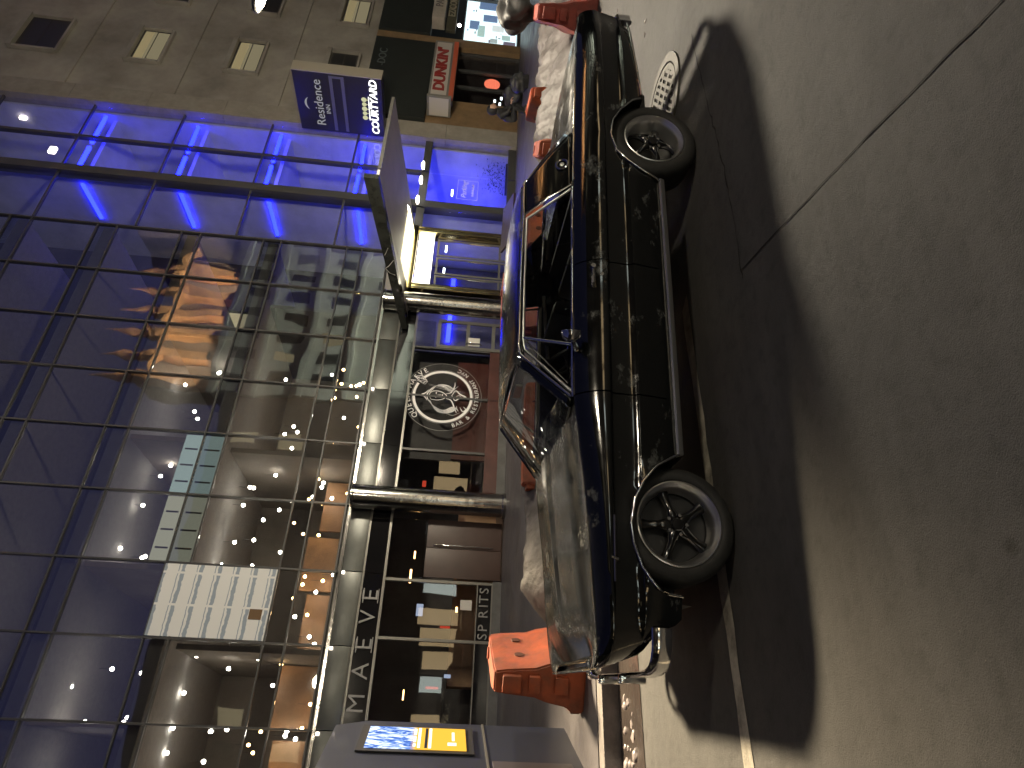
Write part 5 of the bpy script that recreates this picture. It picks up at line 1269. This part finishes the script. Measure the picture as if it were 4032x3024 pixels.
box('crown_wall', 24.4, 37.2, OY-3, OY-1.1, 20.3, 25.6, pm('shadowed_crown', (.10,.085,.07), .8), ob)
for x in (26.5, 30.5, 34.5):  # assumed unseen lamps that light the crown and the wall
    fx = box('assumed_uplight', x-.25, x+.25, OY+.9, OY+1.2, 20.45, 20.6, pole_m, ob)
    lamp('assumed_uplight_lamp', 'SPOT', (x,OY+1.3,20.7), 9000, (1.,.76,.52), ob, .1, 140, (0,-.75,2.2))
    lamp('assumed_wall_wash_lamp', 'SPOT', (x,OY+3.2,4.5), 5200, (.95,1.,.85), ob, .2, 120, (0,-1.1,2.4))
oc = thing('brick_building', 'dark brick building with lit shop windows across the road behind the viewer', 'building', (4,-18,.15))
box('wall', -34, 24, OY-4, OY-.05, .15, 19, pm('dark_brick', (.06,.045,.04), .85, var=.25, vscale=2), oc)
sg_ = emat('opposite_shop_glow', (.90,1.,.92), 5.0); sg2 = emat('opposite_shop_warm_glow', (1.,.72,.38), 4.0)
for i, x in enumerate(range(-32, 22, 6)):
    for k in range(4):
        x0 = x+k*1.35; w_ = rnd.uniform(.7,1.15); z1 = rnd.choice((2.4,2.7,2.9))
        m_ = rnd.choice((sg_, sg2, sg2, wd2, wd2))
        box('shop_window', x0, x0+w_, OY-.04, OY+.0, rnd.choice((.3,.7,.9)), z1, m_, oc)
    for z in (5.5, 9.0, 12.5, 16.0):
        for k in (0, 1, 2): box('window', x+k*1.9, x+k*1.9+1.0, OY-.04, OY+.0, z, z+1.7, wl2 if rnd.random() < .16 else wd2, oc)
# unseen blocks added to shut out horizon glow at street ends and behind the rows
far_m = pm('far_facade', (.05,.045,.045), .9, var=.3, vscale=.5)
def far_block(label, x0, x1, y0, y1, h, face):
    t = thing('far_building', label, 'building', ((x0+x1)/2, (y0+y1)/2, .0))
    box('wall', x0, x1, y0, y1, -.1, h, far_m, t)
    for k in range(60):
        z = 3+3.2*rnd.randrange(int((h-4)/3.2)); m_ = wl2 if rnd.random() < .30 and face != 'y+' else wd2
        if face == 'x-': y = rnd.uniform(y0+1, y1-2); box('window', x0-.05, x0+.02, y, y+1.1, z, z+1.7, m_, t)
        elif face == 'x+': y = rnd.uniform(y0+1, y1-2); box('window', x1-.02, x1+.05, y, y+1.1, z, z+1.7, m_, t)
        elif face == 'y-': x = rnd.uniform(x0+1, x1-2); box('window', x, x+1.1, y0-.05, y0+.02, z, z+1.7, m_, t)
        else: x = rnd.uniform(x0+1, x1-2); box('window', x, x+1.1, y1-.02, y1+.05, z, z+1.7, m_, t)
far_block('added tall dark block hiding the horizon at the far right end of the street', 96, 108, -60, 60, 46, 'x-')
far_block('added tall dark block hiding the horizon at the far left end of the street', -82, -70, -60, 60, 46, 'x+')
far_block('dark block continuing the row beyond the copy shop', 34.05, 95, 12.3, 30, 26, 'y-')
far_block('dark block continuing the opposite row past the stone building', 39.3, 95, -35, -17.4, 30, 'y+')
far_block('dark block continuing the hotel row on the left', -69, -10.1, 12.3, 30, 28, 'y-')
far_block('dark block continuing the opposite row on the left', -69, -34.1, -35, -17.4, 24, 'y+')
far_block('plain block added to hide the sky behind the hotel and shops', -10, 34, 19.5, 30, 30, 'y-')
